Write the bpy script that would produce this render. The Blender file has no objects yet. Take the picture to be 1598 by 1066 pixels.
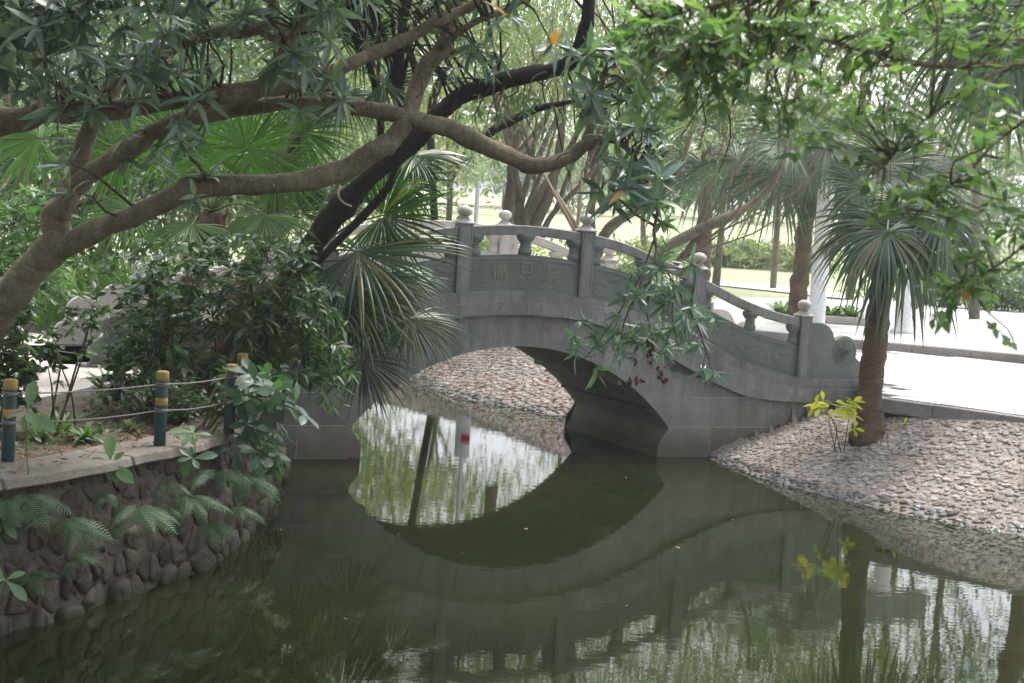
import bpy, bmesh, math, random
import numpy as np
from mathutils import Vector, Matrix

rng = np.random.default_rng(7)
random.seed(7)
SC = bpy.context.scene
COL = SC.collection
PI = math.pi

# ------------------------------------------------------------------ camera
F_PX, CX, CY, HC = 2418.15, 799.0, 533.0, 3.3
PITCH, ROLL = 0.0747, 0.0633
_fw = np.array([0, math.cos(PITCH), -math.sin(PITCH)])
_u0 = np.array([0, math.sin(PITCH), math.cos(PITCH)])
_r0 = np.array([1.0, 0, 0])
_up = math.cos(ROLL) * _u0 - math.sin(ROLL) * _r0
_rt = math.cos(ROLL) * _r0 + math.sin(ROLL) * _u0
CAMP = np.array([0, 0, HC])
cam = bpy.data.cameras.new('camera')
cam.sensor_width = 36.0
cam.lens = F_PX / 1598.0 * 36.0
cam.clip_start = 0.1
cam.clip_end = 3000
cam.dof.use_dof = True
cam.dof.focus_distance = 19.0
cam.dof.aperture_fstop = 3.2
camo = bpy.data.objects.new('camera', cam)
COL.objects.link(camo)
camo.matrix_world = Matrix(((_rt[0], _up[0], -_fw[0], 0), (_rt[1], _up[1], -_fw[1], 0), (_rt[2], _up[2], -_fw[2], HC), (0, 0, 0, 1)))
SC.camera = camo

# ------------------------------------------------------------------ light
SUN_EL, SUN_AZ = math.radians(64), math.radians(38)     # azimuth from +Y towards +X: behind the bridge, to the right
world = bpy.data.worlds.new('World')
SC.world = world
world.use_nodes = True
nt = world.node_tree
bg = nt.nodes['Background']
sky = nt.nodes.new('ShaderNodeTexSky')
sky.sky_type = 'NISHITA'
sky.sun_disc = False
sky.sun_elevation = SUN_EL
sky.sun_rotation = SUN_AZ
sky.air_density = 1.0
sky.dust_density = 4.0
sky.ozone_density = 1.0
hsv = nt.nodes.new('ShaderNodeHueSaturation')
hsv.inputs['Saturation'].default_value = 0.35
nt.links.new(sky.outputs[0], hsv.inputs['Color'])
nt.links.new(hsv.outputs[0], bg.inputs[0])
bg.inputs[1].default_value = 0.15
sl = bpy.data.lights.new('sun', 'SUN')
sl.energy = 1.5
sl.angle = math.radians(14)
sl.color = (1.0, 0.96, 0.9)
so = bpy.data.objects.new('sun', sl)
COL.objects.link(so)
_sd = Vector((math.sin(SUN_AZ) * math.cos(SUN_EL), math.cos(SUN_AZ) * math.cos(SUN_EL), math.sin(SUN_EL)))
so.rotation_euler = _sd.to_track_quat('Z', 'Y').to_euler()
SC.view_settings.view_transform = 'Standard'
SC.view_settings.look = 'None'
SC.view_settings.exposure = 1.47
SC.view_settings.gamma = 1.0
SC.view_settings.use_curve_mapping = False
SC.cycles.max_bounces = 6
SC.cycles.diffuse_bounces = 4
SC.cycles.glossy_bounces = 3
SC.cycles.transmission_bounces = 4
SC.cycles.volume_bounces = 0
SC.cycles.use_denoising = True

# ------------------------------------------------------------------ helpers
def px(x, y, Y):
    d = _fw + _rt * (x - CX) / F_PX - _up * (y - CY) / F_PX
    return CAMP + d * (Y / d[1])
def pxz(x, y, z):
    d = _fw + _rt * (x - CX) / F_PX - _up * (y - CY) / F_PX
    return CAMP + d * ((z - HC) / d[2])
def nrm(v):
    v = np.asarray(v, float)
    return v / (np.linalg.norm(v, axis=-1, keepdims=True) + 1e-12)

MATS = {}
def nodes_of(name):
    m = bpy.data.materials.new(name)
    m.use_nodes = True
    t = m.node_tree
    return m, t, t.nodes['Principled BSDF']
def ramp(t, fac, stops):
    r = t.nodes.new('ShaderNodeValToRGB')
    while len(r.color_ramp.elements) < len(stops):
        r.color_ramp.elements.new(0.5)
    for e, (p, c) in zip(r.color_ramp.elements, stops):
        e.position = p
        e.color = (*c, 1)
    t.links.new(fac, r.inputs[0])
    return r.outputs[0]
def noise(t, scale, detail=5, rough=0.6, coord='Object', stretch=None, rotz=0):
    tc = t.nodes.new('ShaderNodeTexCoord')
    src = tc.outputs[coord]
    if coord == 'World':
        src = t.nodes.new('ShaderNodeNewGeometry').outputs['Position']
    if stretch:
        mp = t.nodes.new('ShaderNodeMapping')
        mp.inputs['Scale'].default_value = stretch
        mp.inputs['Rotation'].default_value = (0, 0, rotz)
        t.links.new(src, mp.inputs[0])
        src = mp.outputs[0]
    n = t.nodes.new('ShaderNodeTexNoise')
    n.inputs['Scale'].default_value = scale
    n.inputs['Detail'].default_value = detail
    n.inputs['Roughness'].default_value = rough
    t.links.new(src, n.inputs['Vector'])
    return n.outputs['Fac']
def pos_noise(t, scale, detail=5, rough=0.6, stretch=None, rotz=0):
    g = t.nodes.new('ShaderNodeNewGeometry')
    src = g.outputs['Position']
    if stretch:
        mp = t.nodes.new('ShaderNodeMapping')
        mp.inputs['Scale'].default_value = stretch
        mp.inputs['Rotation'].default_value = (0, 0, rotz)
        t.links.new(src, mp.inputs[0])
        src = mp.outputs[0]
    n = t.nodes.new('ShaderNodeTexNoise')
    n.inputs['Scale'].default_value = scale
    n.inputs['Detail'].default_value = detail
    n.inputs['Roughness'].default_value = rough
    t.links.new(src, n.inputs['Vector'])
    return n.outputs['Fac']
def mixc(t, a, b, fac, mode='MIX'):
    m = t.nodes.new('ShaderNodeMix')
    m.data_type = 'RGBA'
    m.blend_type = mode
    for s, v in ((m.inputs[6], a), (m.inputs[7], b)):
        if isinstance(v, tuple):
            s.default_value = (*v, 1)
        else:
            t.links.new(v, s)
    if isinstance(fac, (int, float)):
        m.inputs[0].default_value = fac
    else:
        t.links.new(fac, m.inputs[0])
    return m.outputs[2]
def bump(t, b, fac, strength=0.3, dist=0.02):
    n = t.nodes.new('ShaderNodeBump')
    n.inputs['Strength'].default_value = strength
    n.inputs['Distance'].default_value = dist
    t.links.new(fac, n.inputs['Height'])
    t.links.new(n.outputs[0], b.inputs['Normal'])
def rnd_val(t):
    """a random number per leaf / stone, whether it is an object of its own or an island of a joined mesh"""
    g = t.nodes.new('ShaderNodeNewGeometry')
    o = t.nodes.new('ShaderNodeObjectInfo')
    a = t.nodes.new('ShaderNodeMath')
    a.operation = 'ADD'
    t.links.new(g.outputs['Random Per Island'], a.inputs[0])
    t.links.new(o.outputs['Random'], a.inputs[1])
    f = t.nodes.new('ShaderNodeMath')
    f.operation = 'FRACT'
    t.links.new(a.outputs[0], f.inputs[0])
    return f.outputs[0]

def stone_mat(name, c0, c1, stain=(0.1, 0.1, 0.08), grain=90, rough=0.75, moss=None, patch=2.2, stain_amt=0.55, per=0.0, tide=0.0, streak=0.0):
    m, t, b = nodes_of(name)
    n1 = pos_noise(t, patch, 6, 0.65)
    c = ramp(t, n1, [(0.3, c0), (0.7, c1)])
    n2 = pos_noise(t, grain, 2, 0.7)
    c = mixc(t, c, ramp(t, n2, [(0.35, (0.5, 0.5, 0.5)), (0.65, (1.4, 1.4, 1.4))]), 0.7, 'MULTIPLY')
    n3 = pos_noise(t, 1.3, 7, 0.7, stretch=(1, 1, 0.35))
    f3 = ramp(t, n3, [(0.5, (0, 0, 0)), (0.78, (stain_amt,) * 3)])
    c = mixc(t, c, stain, f3)
    if moss:
        n4 = pos_noise(t, 1.9, 6, 0.7, stretch=(1, 1, 0.5))
        c = mixc(t, c, moss, ramp(t, n4, [(0.55, (0, 0, 0)), (0.75, (0.6,) * 3)]))
    if streak:
        n5 = pos_noise(t, 7.0, 5, 0.7, stretch=(1, 1, 0.06))
        c = mixc(t, c, stain, ramp(t, n5, [(0.5, (0, 0, 0)), (0.72, (streak,) * 3)]))
        n6 = pos_noise(t, 5.0, 4, 0.7)
        c = mixc(t, c, (0.52, 0.51, 0.48), ramp(t, n6, [(0.62, (0, 0, 0)), (0.8, (0.25,) * 3)]))
    if tide:
        g_ = t.nodes.new('ShaderNodeNewGeometry'); sx = t.nodes.new('ShaderNodeSeparateXYZ'); t.links.new(g_.outputs['Position'], sx.inputs[0])
        n7 = pos_noise(t, 4.0, 4, 0.6)
        ma = t.nodes.new('ShaderNodeMath'); ma.operation = 'MULTIPLY_ADD'; t.links.new(n7, ma.inputs[0]); ma.inputs[1].default_value = -tide * 0.9; t.links.new(sx.outputs['Z'], ma.inputs[2])
        mr = t.nodes.new('ShaderNodeMapRange'); mr.inputs['From Min'].default_value = tide * -0.2; mr.inputs['From Max'].default_value = tide * 0.35; mr.inputs['To Min'].default_value = 0.85; mr.inputs['To Max'].default_value = 0.0
        t.links.new(ma.outputs[0], mr.inputs['Value'])
        c = mixc(t, c, (0.035, 0.034, 0.02), mr.outputs[0])
        n8 = pos_noise(t, 2.0, 5, 0.7)
        mb_ = t.nodes.new('ShaderNodeMath'); mb_.operation = 'MULTIPLY_ADD'; t.links.new(n8, mb_.inputs[0]); mb_.inputs[1].default_value = -1.0; t.links.new(sx.outputs['Z'], mb_.inputs[2])
        mr2 = t.nodes.new('ShaderNodeMapRange'); mr2.inputs['From Min'].default_value = -0.35; mr2.inputs['From Max'].default_value = 0.35; mr2.inputs['To Min'].default_value = 0.55; mr2.inputs['To Max'].default_value = 0.0
        t.links.new(mb_.outputs[0], mr2.inputs['Value'])
        if streak: c = mixc(t, c, (0.17, 0.145, 0.10), mr2.outputs[0])
    if per:
        r = rnd_val(t)
        c = mixc(t, c, ramp(t, r, [(0, (1 - per,) * 3), (1, (1 + per,) * 3)]), 1.0, 'MULTIPLY')
    t.links.new(c, b.inputs['Base Color'])
    b.inputs['Roughness'].default_value = rough
    b.inputs['Specular IOR Level'].default_value = 0.3
    bump(t, b, n2, 0.25, 0.004)
    MATS[name] = m
    return m
def leaf_mat(name, cols, trans=0.35, rough=0.4, tcol=None, spec=0.5):
    """cols: ramp of colours picked per leaf"""
    m, t, b = nodes_of(name)
    r = rnd_val(t)
    c = ramp(t, r, [(i / max(1, len(cols) - 1), k) for i, k in enumerate(cols)])
    n = pos_noise(t, 3.0, 3, 0.6)
    c = mixc(t, c, ramp(t, n, [(0.3, (0.75, 0.75, 0.75)), (0.7, (1.2, 1.2, 1.2))]), 0.7, 'MULTIPLY')
    t.links.new(c, b.inputs['Base Color'])
    b.inputs['Roughness'].default_value = rough
    b.inputs['Specular IOR Level'].default_value = spec
    tr = t.nodes.new('ShaderNodeBsdfTranslucent')
    c2 = mixc(t, c, tcol or (1.5, 2.1, 0.7), 1.0, 'MULTIPLY')
    t.links.new(c2, tr.inputs[0])
    mx = t.nodes.new('ShaderNodeMixShader')
    mx.inputs[0].default_value = trans
    t.links.new(b.outputs[0], mx.inputs[1])
    t.links.new(tr.outputs[0], mx.inputs[2])
    t.links.new(mx.outputs[0], t.nodes['Material Output'].inputs[0])
    MATS[name] = m
    return m
def bark_mat(name, c0, c1, spots=None, scale=9, strength=0.5, ring=False):
    m, t, b = nodes_of(name)
    n1 = pos_noise(t, scale, 7, 0.7, stretch=(1, 1, 6) if ring else (1, 1, 0.45))
    c = ramp(t, n1, [(0.3, c0), (0.7, c1)])
    n2 = pos_noise(t, 2.4, 5, 0.6)
    c = mixc(t, c, ramp(t, n2, [(0.35, (0.65, 0.65, 0.65)), (0.65, (1.25, 1.22, 1.15))]), 0.8, 'MULTIPLY')
    if spots:
        v = pos_noise(t, 34, 2, 0.5)
        c = mixc(t, c, spots, ramp(t, v, [(0.66, (0, 0, 0)), (0.74, (0.7,) * 3)]))
    t.links.new(c, b.inputs['Base Color'])
    nb = pos_noise(t, scale * 4, 6, 0.75, stretch=(1, 1, 4) if ring else None)
    c = mixc(t, c, ramp(t, nb, [(0.32, (0.45, 0.43, 0.4)), (0.6, (1.15, 1.15, 1.15))]), 0.75, 'MULTIPLY')
    t.links.new(c, b.inputs['Base Color'])
    b.inputs['Roughness'].default_value = 0.85
    b.inputs['Specular IOR Level'].default_value = 0.25
    bump(t, b, nb, strength, 0.03)
    MATS[name] = m
    return m
def plain_mat(name, c, rough=0.6, var=0.25, scale=12, spec=0.3, metal=0):
    m, t, b = nodes_of(name)
    n = pos_noise(t, scale, 5, 0.65)
    k = mixc(t, c, ramp(t, n, [(0.3, (1 - var,) * 3), (0.7, (1 + var,) * 3)]), 1.0, 'MULTIPLY')
    t.links.new(k, b.inputs['Base Color'])
    b.inputs['Roughness'].default_value = rough
    b.inputs['Specular IOR Level'].default_value = spec
    b.inputs['Metallic'].default_value = metal
    MATS[name] = m
    return m

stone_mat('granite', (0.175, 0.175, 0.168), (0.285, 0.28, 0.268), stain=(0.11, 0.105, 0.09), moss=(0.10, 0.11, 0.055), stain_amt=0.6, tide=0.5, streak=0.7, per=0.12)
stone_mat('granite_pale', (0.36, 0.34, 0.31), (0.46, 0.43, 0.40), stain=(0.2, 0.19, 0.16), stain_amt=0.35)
stone_mat('granite_green', (0.125, 0.15, 0.135), (0.185, 0.205, 0.185), stain=(0.08, 0.09, 0.07), moss=(0.10, 0.12, 0.05), streak=0.35)
stone_mat('granite_dark', (0.32, 0.30, 0.26), (0.44, 0.41, 0.36), stain=(0.11, 0.1, 0.08), tide=0.4, streak=0.6)
stone_mat('granite_carved', (0.18, 0.19, 0.15), (0.24, 0.245, 0.20), stain=(0.09, 0.09, 0.06))
stone_mat('grout', (0.5, 0.5, 0.48), (0.62, 0.61, 0.58))
stone_mat('soffit', (0.34, 0.32, 0.28), (0.46, 0.43, 0.38), stain=(0.14, 0.125, 0.10), streak=0.4)
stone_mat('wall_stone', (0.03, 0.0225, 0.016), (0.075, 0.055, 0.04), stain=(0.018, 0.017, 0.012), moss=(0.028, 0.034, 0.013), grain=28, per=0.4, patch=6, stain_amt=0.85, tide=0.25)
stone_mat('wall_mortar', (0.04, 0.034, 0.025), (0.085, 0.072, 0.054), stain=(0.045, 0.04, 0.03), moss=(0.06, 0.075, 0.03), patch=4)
stone_mat('coping', (0.11, 0.095, 0.078), (0.21, 0.19, 0.16), stain=(0.09, 0.075, 0.05), moss=(0.08, 0.09, 0.04), grain=60, stain_amt=0.6)
stone_mat('cobble', (0.21, 0.185, 0.165), (0.35, 0.31, 0.28), stain=(0.14, 0.125, 0.11), grain=50, per=0.3, patch=0.9, stain_amt=0.8)
stone_mat('cobble_wet', (0.06, 0.06, 0.06), (0.12, 0.12, 0.12), stain=(0.04, 0.04, 0.04), rough=0.35, grain=50, per=0.35)
stone_mat('bank_bed', (0.19, 0.155, 0.13), (0.30, 0.25, 0.21), stain=(0.11, 0.09, 0.07), grain=30, patch=1.5)
stone_mat('paver', (0.58, 0.56, 0.54), (0.70, 0.68, 0.66), stain=(0.42, 0.40, 0.37), grain=40, per=0.10, stain_amt=0.6)
stone_mat('paver_bed', (0.2, 0.19, 0.18), (0.28, 0.27, 0.25))
stone_mat('plaza', (0.55, 0.54, 0.52), (0.66, 0.65, 0.63), stain=(0.4, 0.38, 0.36), grain=20)
stone_mat('kerb', (0.24, 0.22, 0.2), (0.34, 0.32, 0.3), stain=(0.15, 0.13, 0.12))
stone_mat('path', (0.42, 0.37, 0.35), (0.52, 0.46, 0.44), stain=(0.25, 0.22, 0.2))
stone_mat('white_paint', (0.72, 0.72, 0.72), (0.78, 0.78, 0.78), stain=(0.62, 0.62, 0.6), grain=60, stain_amt=0.2)
bark_mat('bark_brown', (0.14, 0.116, 0.082), (0.27, 0.233, 0.172), spots=(0.42, 0.40, 0.36))
bark_mat('bark_dark', (0.012, 0.010, 0.008), (0.040, 0.032, 0.026), scale=16, strength=0.9)
bark_mat('bark_grey', (0.12, 0.10, 0.075), (0.22, 0.185, 0.14))
bark_mat('bark_palm', (0.10, 0.066, 0.046), (0.235, 0.17, 0.13), scale=8, strength=0.9, ring=True)
bark_mat('twig', (0.06, 0.048, 0.034), (0.13, 0.1, 0.07), scale=30)
plain_mat('bamboo', (0.26, 0.20, 0.14), 0.6)
plain_mat('petiole', (0.10, 0.13, 0.045), 0.5)
plain_mat('fibre', (0.13, 0.06, 0.05), 0.9)
stone_mat('bollard_green', (0.014, 0.038, 0.04), (0.03, 0.06, 0.058), stain=(0.09, 0.085, 0.07), grain=120, rough=0.5, patch=9, stain_amt=0.55, streak=0.3)
stone_mat('bollard_yellow', (0.27, 0.18, 0.05), (0.38, 0.26, 0.075), stain=(0.12, 0.09, 0.05), grain=120, rough=0.55, patch=14, stain_amt=0.7)
plain_mat('rope', (0.20, 0.185, 0.165), 0.8, 0.3, 60)
plain_mat('red_paint', (0.5, 0.03, 0.03), 0.5)
plain_mat('pipe', (0.10, 0.095, 0.09), 0.6)
plain_mat('seed_brown', (0.11, 0.045, 0.03), 0.8)
leaf_mat('leaf_blue', [(0.065, 0.10, 0.08), (0.10, 0.15, 0.12), (0.16, 0.22, 0.185), (0.08, 0.13, 0.085), (0.22, 0.28, 0.23), (0.17, 0.25, 0.10)], 0.28, 0.28, tcol=(1.2, 1.7, 0.8))
leaf_mat('leaf_yellow', [(0.45, 0.22, 0.04), (0.5, 0.3, 0.07), (0.42, 0.34, 0.07)], 0.4, 0.5, tcol=(1.3, 1.2, 0.8))
leaf_mat('leaf_lime', [(0.42, 0.52, 0.05), (0.55, 0.60, 0.06), (0.60, 0.52, 0.06), (0.35, 0.48, 0.09)], 0.45, 0.45, tcol=(1.3, 1.4, 0.6))
leaf_mat('leaf_ficus', [(0.08, 0.14, 0.07), (0.12, 0.20, 0.09), (0.19, 0.29, 0.12), (0.11, 0.17, 0.105), (0.24, 0.33, 0.13), (0.26, 0.32, 0.23)], 0.45, 0.28, tcol=(1.25, 1.6, 0.65))
leaf_mat('leaf_shrub', [(0.02, 0.044, 0.02), (0.033, 0.067, 0.028), (0.05, 0.094, 0.038), (0.09, 0.15, 0.058), (0.042, 0.075, 0.042)], 0.28, 0.4)
leaf_mat('leaf_pale', [(0.09, 0.16, 0.085), (0.12, 0.20, 0.10), (0.14, 0.22, 0.09)], 0.3, 0.45)
leaf_mat('leaf_broad', [(0.05, 0.095, 0.06), (0.065, 0.115, 0.075), (0.085, 0.145, 0.085)], 0.28, 0.4)
leaf_mat('leaf_fern', [(0.045, 0.095, 0.045), (0.065, 0.125, 0.06), (0.09, 0.155, 0.075)], 0.3, 0.5)
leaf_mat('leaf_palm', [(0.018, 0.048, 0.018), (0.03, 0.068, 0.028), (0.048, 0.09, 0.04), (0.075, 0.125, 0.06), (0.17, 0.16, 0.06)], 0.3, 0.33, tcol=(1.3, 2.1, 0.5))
leaf_mat('leaf_palm_backlit', [(0.06, 0.13, 0.03), (0.08, 0.165, 0.035), (0.11, 0.21, 0.045), (0.07, 0.13, 0.05)], 0.5, 0.38, tcol=(1.4, 2.0, 0.4))  # lit copy of the palm leaf: backlight put into colour and translucency
leaf_mat('leaf_palm_grey', [(0.05, 0.085, 0.06), (0.09, 0.135, 0.09), (0.12, 0.165, 0.115), (0.16, 0.20, 0.15), (0.22, 0.2, 0.11)], 0.3, 0.35, tcol=(1.2, 1.6, 0.8))
leaf_mat('leaf_far', [(0.13, 0.165, 0.085), (0.18, 0.22, 0.11), (0.24, 0.275, 0.13), (0.29, 0.30, 0.14)], 0.4, 0.5, tcol=(1.2, 1.5, 0.8))
leaf_mat('leaf_far_dark', [(0.07, 0.11, 0.07), (0.10, 0.145, 0.09), (0.14, 0.18, 0.105)], 0.35, 0.5, tcol=(1.2, 1.6, 0.8))
leaf_mat('leaf_grass', [(0.06, 0.12, 0.035), (0.10, 0.17, 0.05), (0.15, 0.22, 0.08)], 0.35, 0.5)
leaf_mat('leaf_litter', [(0.16, 0.07, 0.04), (0.22, 0.10, 0.05), (0.12, 0.06, 0.04), (0.28, 0.17, 0.08), (0.2, 0.14, 0.1)], 0.1, 0.7, tcol=(1, 1, 1))

leaf_mat('leaf_litter_red', [(0.20, 0.07, 0.04), (0.27, 0.10, 0.05), (0.15, 0.06, 0.045), (0.3, 0.15, 0.08), (0.23, 0.13, 0.10)], 0.1, 0.7, tcol=(1, 1, 1))
# water
m, t, b = nodes_of('water')
wn = pos_noise(t, 0.7, 4, 0.55)
t.links.new(ramp(t, wn, [(0.3, (0.0095, 0.0135, 0.0048)), (0.7, (0.014, 0.0185, 0.0065))]), b.inputs['Base Color'])
b.inputs['Roughness'].default_value = 0.015
b.inputs['IOR'].default_value = 1.38
b.inputs['Specular IOR Level'].default_value = 0.5
w1 = pos_noise(t, 2.6, 3, 0.55, stretch=(0.8, 1.7, 1), rotz=0.25)
w2 = pos_noise(t, 9.0, 2, 0.5, stretch=(0.6, 1.6, 1), rotz=-0.1)
ad = t.nodes.new('ShaderNodeMath'); ad.operation = 'MULTIPLY_ADD'
t.links.new(w2, ad.inputs[0]); ad.inputs[1].default_value = 0.22; t.links.new(w1, ad.inputs[2])
bump(t, b, ad.outputs[0], 0.028, 0.03)
MATS['water'] = m
# ground and lawn
m, t, b = nodes_of('soil')
n = pos_noise(t, 6, 7, 0.7)
cs = ramp(t, n, [(0.3, (0.045, 0.034, 0.023)), (0.55, (0.085, 0.066, 0.043)), (0.75, (0.07, 0.08, 0.035))])
gg_ = t.nodes.new('ShaderNodeNewGeometry'); sx_ = t.nodes.new('ShaderNodeSeparateXYZ'); t.links.new(gg_.outputs['Position'], sx_.inputs[0])
mr_ = t.nodes.new('ShaderNodeMapRange'); mr_.inputs['From Min'].default_value = 29.5; mr_.inputs['From Max'].default_value = 31.5; t.links.new(sx_.outputs['Y'], mr_.inputs['Value'])
cs = mixc(t, cs, ramp(t, pos_noise(t, 1.2, 6, 0.7), [(0.3, (0.26, 0.29, 0.15)), (0.7, (0.38, 0.38, 0.24))]), mr_.outputs[0])
t.links.new(cs, b.inputs['Base Color'])
b.inputs['Roughness'].default_value = 0.95
bump(t, b, n, 0.6, 0.05)
MATS['soil'] = m
m, t, b = nodes_of('lawn')
n = pos_noise(t, 0.35, 7, 0.7)
t.links.new(ramp(t, n, [(0.3, (0.22, 0.265, 0.13)), (0.5, (0.29, 0.32, 0.175)), (0.72, (0.36, 0.36, 0.24))]), b.inputs['Base Color'])
b.inputs['Roughness'].default_value = 0.9
MATS['lawn'] = m

# ------------------------------------------------------------------ objects
def tag(o, label=None, cat=None, group=None, kind=None):
    if label: o['label'] = label
    if cat: o['category'] = cat
    if group: o['group'] = group
    if kind: o['kind'] = kind
    return o
def root(name, loc, label, cat, group=None, rotz=0):
    o = bpy.data.objects.new(name, None)
    o.location = loc
    o.rotation_euler = (0, 0, rotz)
    o.empty_display_size = 0.2
    COL.objects.link(o)
    return tag(o, label, cat, group)
def ob(name, me, mat, parent=None, local=False, **kw):
    o = bpy.data.objects.new(name, me)
    if mat is not None and len(me.materials) == 0:
        me.materials.append(MATS[mat])
    COL.objects.link(o)
    if parent is not None:
        o.parent = parent
        if not local:
            l = parent.location
            o.matrix_parent_inverse = Matrix.Translation((-l[0], -l[1], -l[2]))
    return tag(o, **kw)
def mesh(name, V, F, smooth=False):
    me = bpy.data.meshes.new(name)
    V = np.asarray(V, float)
    if isinstance(F, np.ndarray):
        nf, k = F.shape
        me.vertices.add(len(V)); me.vertices.foreach_set('co', V.ravel())
        me.loops.add(nf * k); me.loops.foreach_set('vertex_index', F.ravel().astype(np.int32))
        me.polygons.add(nf); me.polygons.foreach_set('loop_start', np.arange(0, nf * k, k, dtype=np.int32))
        me.update(calc_edges=True)
    else:
        me.from_pydata([tuple(v) for v in V], [], F)
        me.update()
    if smooth:
        me.polygons.foreach_set('use_smooth', np.ones(len(me.polygons), bool))
    return me
class MB:
    """collects geometry of ONE part"""
    def __init__(s): s.v = []; s.f = []
    def add(s, V, F):
        o = len(s.v)
        s.v.extend([tuple(p) for p in V]); s.f.extend([tuple(i + o for i in q) for q in F])
        return s
    def box(s, a, b):
        (x0, y0, z0), (x1, y1, z1) = a, b
        return s.add([(x0, y0, z0), (x1, y0, z0), (x1, y1, z0), (x0, y1, z0), (x0, y0, z1), (x1, y0, z1), (x1, y1, z1), (x0, y1, z1)],
                     [(0, 3, 2, 1), (4, 5, 6, 7), (0, 1, 5, 4), (1, 2, 6, 5), (2, 3, 7, 6), (3, 0, 4, 7)])
    def prism(s, poly, v0, v1):
        """poly in (u,z), counter-clockwise seen from -v; extruded from v0 (front) to v1"""
        n = len(poly)
        V = [(u, v0, z) for u, z in poly] + [(u, v1, z) for u, z in poly]
        F = [tuple(range(n)), tuple(range(2 * n - 1, n - 1, -1))] + [(i, i + n, (i + 1) % n + n, (i + 1) % n) for i in range(n)]
        return s.add(V, F)
    def strip(s, us, lo, hi, v0, v1):
        n = len(us)
        V = []
        for u in us:
            a, b = lo(u), hi(u)
            V += [(u, v0, a), (u, v0, b), (u, v1, b), (u, v1, a)]
        F = []
        for i in range(n - 1):
            p, q = 4 * i, 4 * i + 4
            F += [(p, q, q + 1, p + 1), (p + 1, q + 1, q + 2, p + 2), (p + 2, q + 2, q + 3, p + 3), (p + 3, q + 3, q, p)]
        e = 4 * (n - 1)
        F += [(0, 1, 2, 3), (e + 3, e + 2, e + 1, e)]
        return s.add(V, F)
    def lathe(s, prof, c=(0, 0, 0), seg=16, sy=1.0):
        V = []
        for r, z in prof:
            for k in range(seg):
                a = 2 * PI * k / seg
                V.append((c[0] + r * math.cos(a), c[1] + r * sy * math.sin(a), c[2] + z))
        F = []
        for i in range(len(prof) - 1):
            for k in range(seg):
                k2 = (k + 1) % seg
                F.append((i * seg + k, i * seg + k2, (i + 1) * seg + k2, (i + 1) * seg + k))
        F.append(tuple(range(seg - 1, -1, -1)))
        F.append(tuple((len(prof) - 1) * seg + k for k in range(seg)))
        return s.add(V, F)
    def tube(s, pts, rad, seg=8, cap=True):
        V, F = tube_geo(pts, rad, seg)
        s.add(V, F.tolist())
        if cap and len(V):
            o = len(s.v) - len(V); n = len(V)
            s.f.append(tuple(o + n - seg + k for k in range(seg)))
            s.f.append(tuple(o + k for k in range(seg - 1, -1, -1)))
        return s
    def mesh(s, name, smooth=False, bevel=0):
        me = mesh(name, s.v, s.f, smooth)
        if bevel:
            bm = bmesh.new(); bm.from_mesh(me)
            bmesh.ops.recalc_face_normals(bm, faces=bm.faces)
            bmesh.ops.bevel(bm, geom=list(bm.edges), offset=bevel, segments=1, affect='EDGES', clamp_overlap=True)
            bm.to_mesh(me); bm.free()
        return me
    def ob(s, name, mat, parent=None, smooth=False, bevel=0, local=False, **kw):
        return ob(name, s.mesh(name, smooth, bevel), mat, parent, local, **kw)

def tube_geo(pts, rad, seg=8, lump=0, lseed=0):
    P = np.asarray(pts, float)
    n = len(P)
    R = np.broadcast_to(np.asarray(rad, float), (n,))
    T = nrm(np.gradient(P, axis=0))
    a = np.array([0, 0, 1.0]) if abs(T[0][2]) < 0.9 else np.array([1.0, 0, 0])
    x = nrm(np.cross(T[0], a))
    V = np.zeros((n, seg, 3))
    ang = np.arange(seg) * 2 * PI / seg
    lr = np.random.default_rng(lseed)
    ph = lr.uniform(0, 6.28, 4)
    for i in range(n):
        x = nrm(x - T[i] * np.dot(x, T[i]))
        y = np.cross(T[i], x)
        r = R[i] * np.ones(seg)
        if lump:
            r = r * (1 + lump * (np.sin(2 * ang + ph[0] + i * 0.23) + 0.6 * np.sin(3 * ang + ph[1] - i * 0.31)) + lump * 0.8 * lr.normal(size=seg) * 0.35)
        V[i] = P[i] + np.outer(np.cos(ang) * r, x) + np.outer(np.sin(ang) * r, y)
    F = []
    for i in range(n - 1):
        for k in range(seg):
            k2 = (k + 1) % seg
            F.append((i * seg + k, i * seg + k2, (i + 1) * seg + k2, (i + 1) * seg + k))
    return V.reshape(-1, 3), np.array(F).reshape(-1, 4)
def spline(P, n):
    """Catmull-Rom through rows of P (any width)"""
    P = np.asarray(P, float)
    Q = np.vstack([2 * P[0] - P[1], P, 2 * P[-1] - P[-2]])
    s = np.linspace(0, len(P) - 1 - 1e-9, n)
    i = s.astype(int); t = (s - i)[:, None]
    a, b, c, d = Q[i], Q[i + 1], Q[i + 2], Q[i + 3]
    return 0.5 * (2 * b + (c - a) * t + (2 * a - 5 * b + 4 * c - d) * t ** 2 + (3 * b - a - 3 * c + d) * t ** 3)

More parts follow.
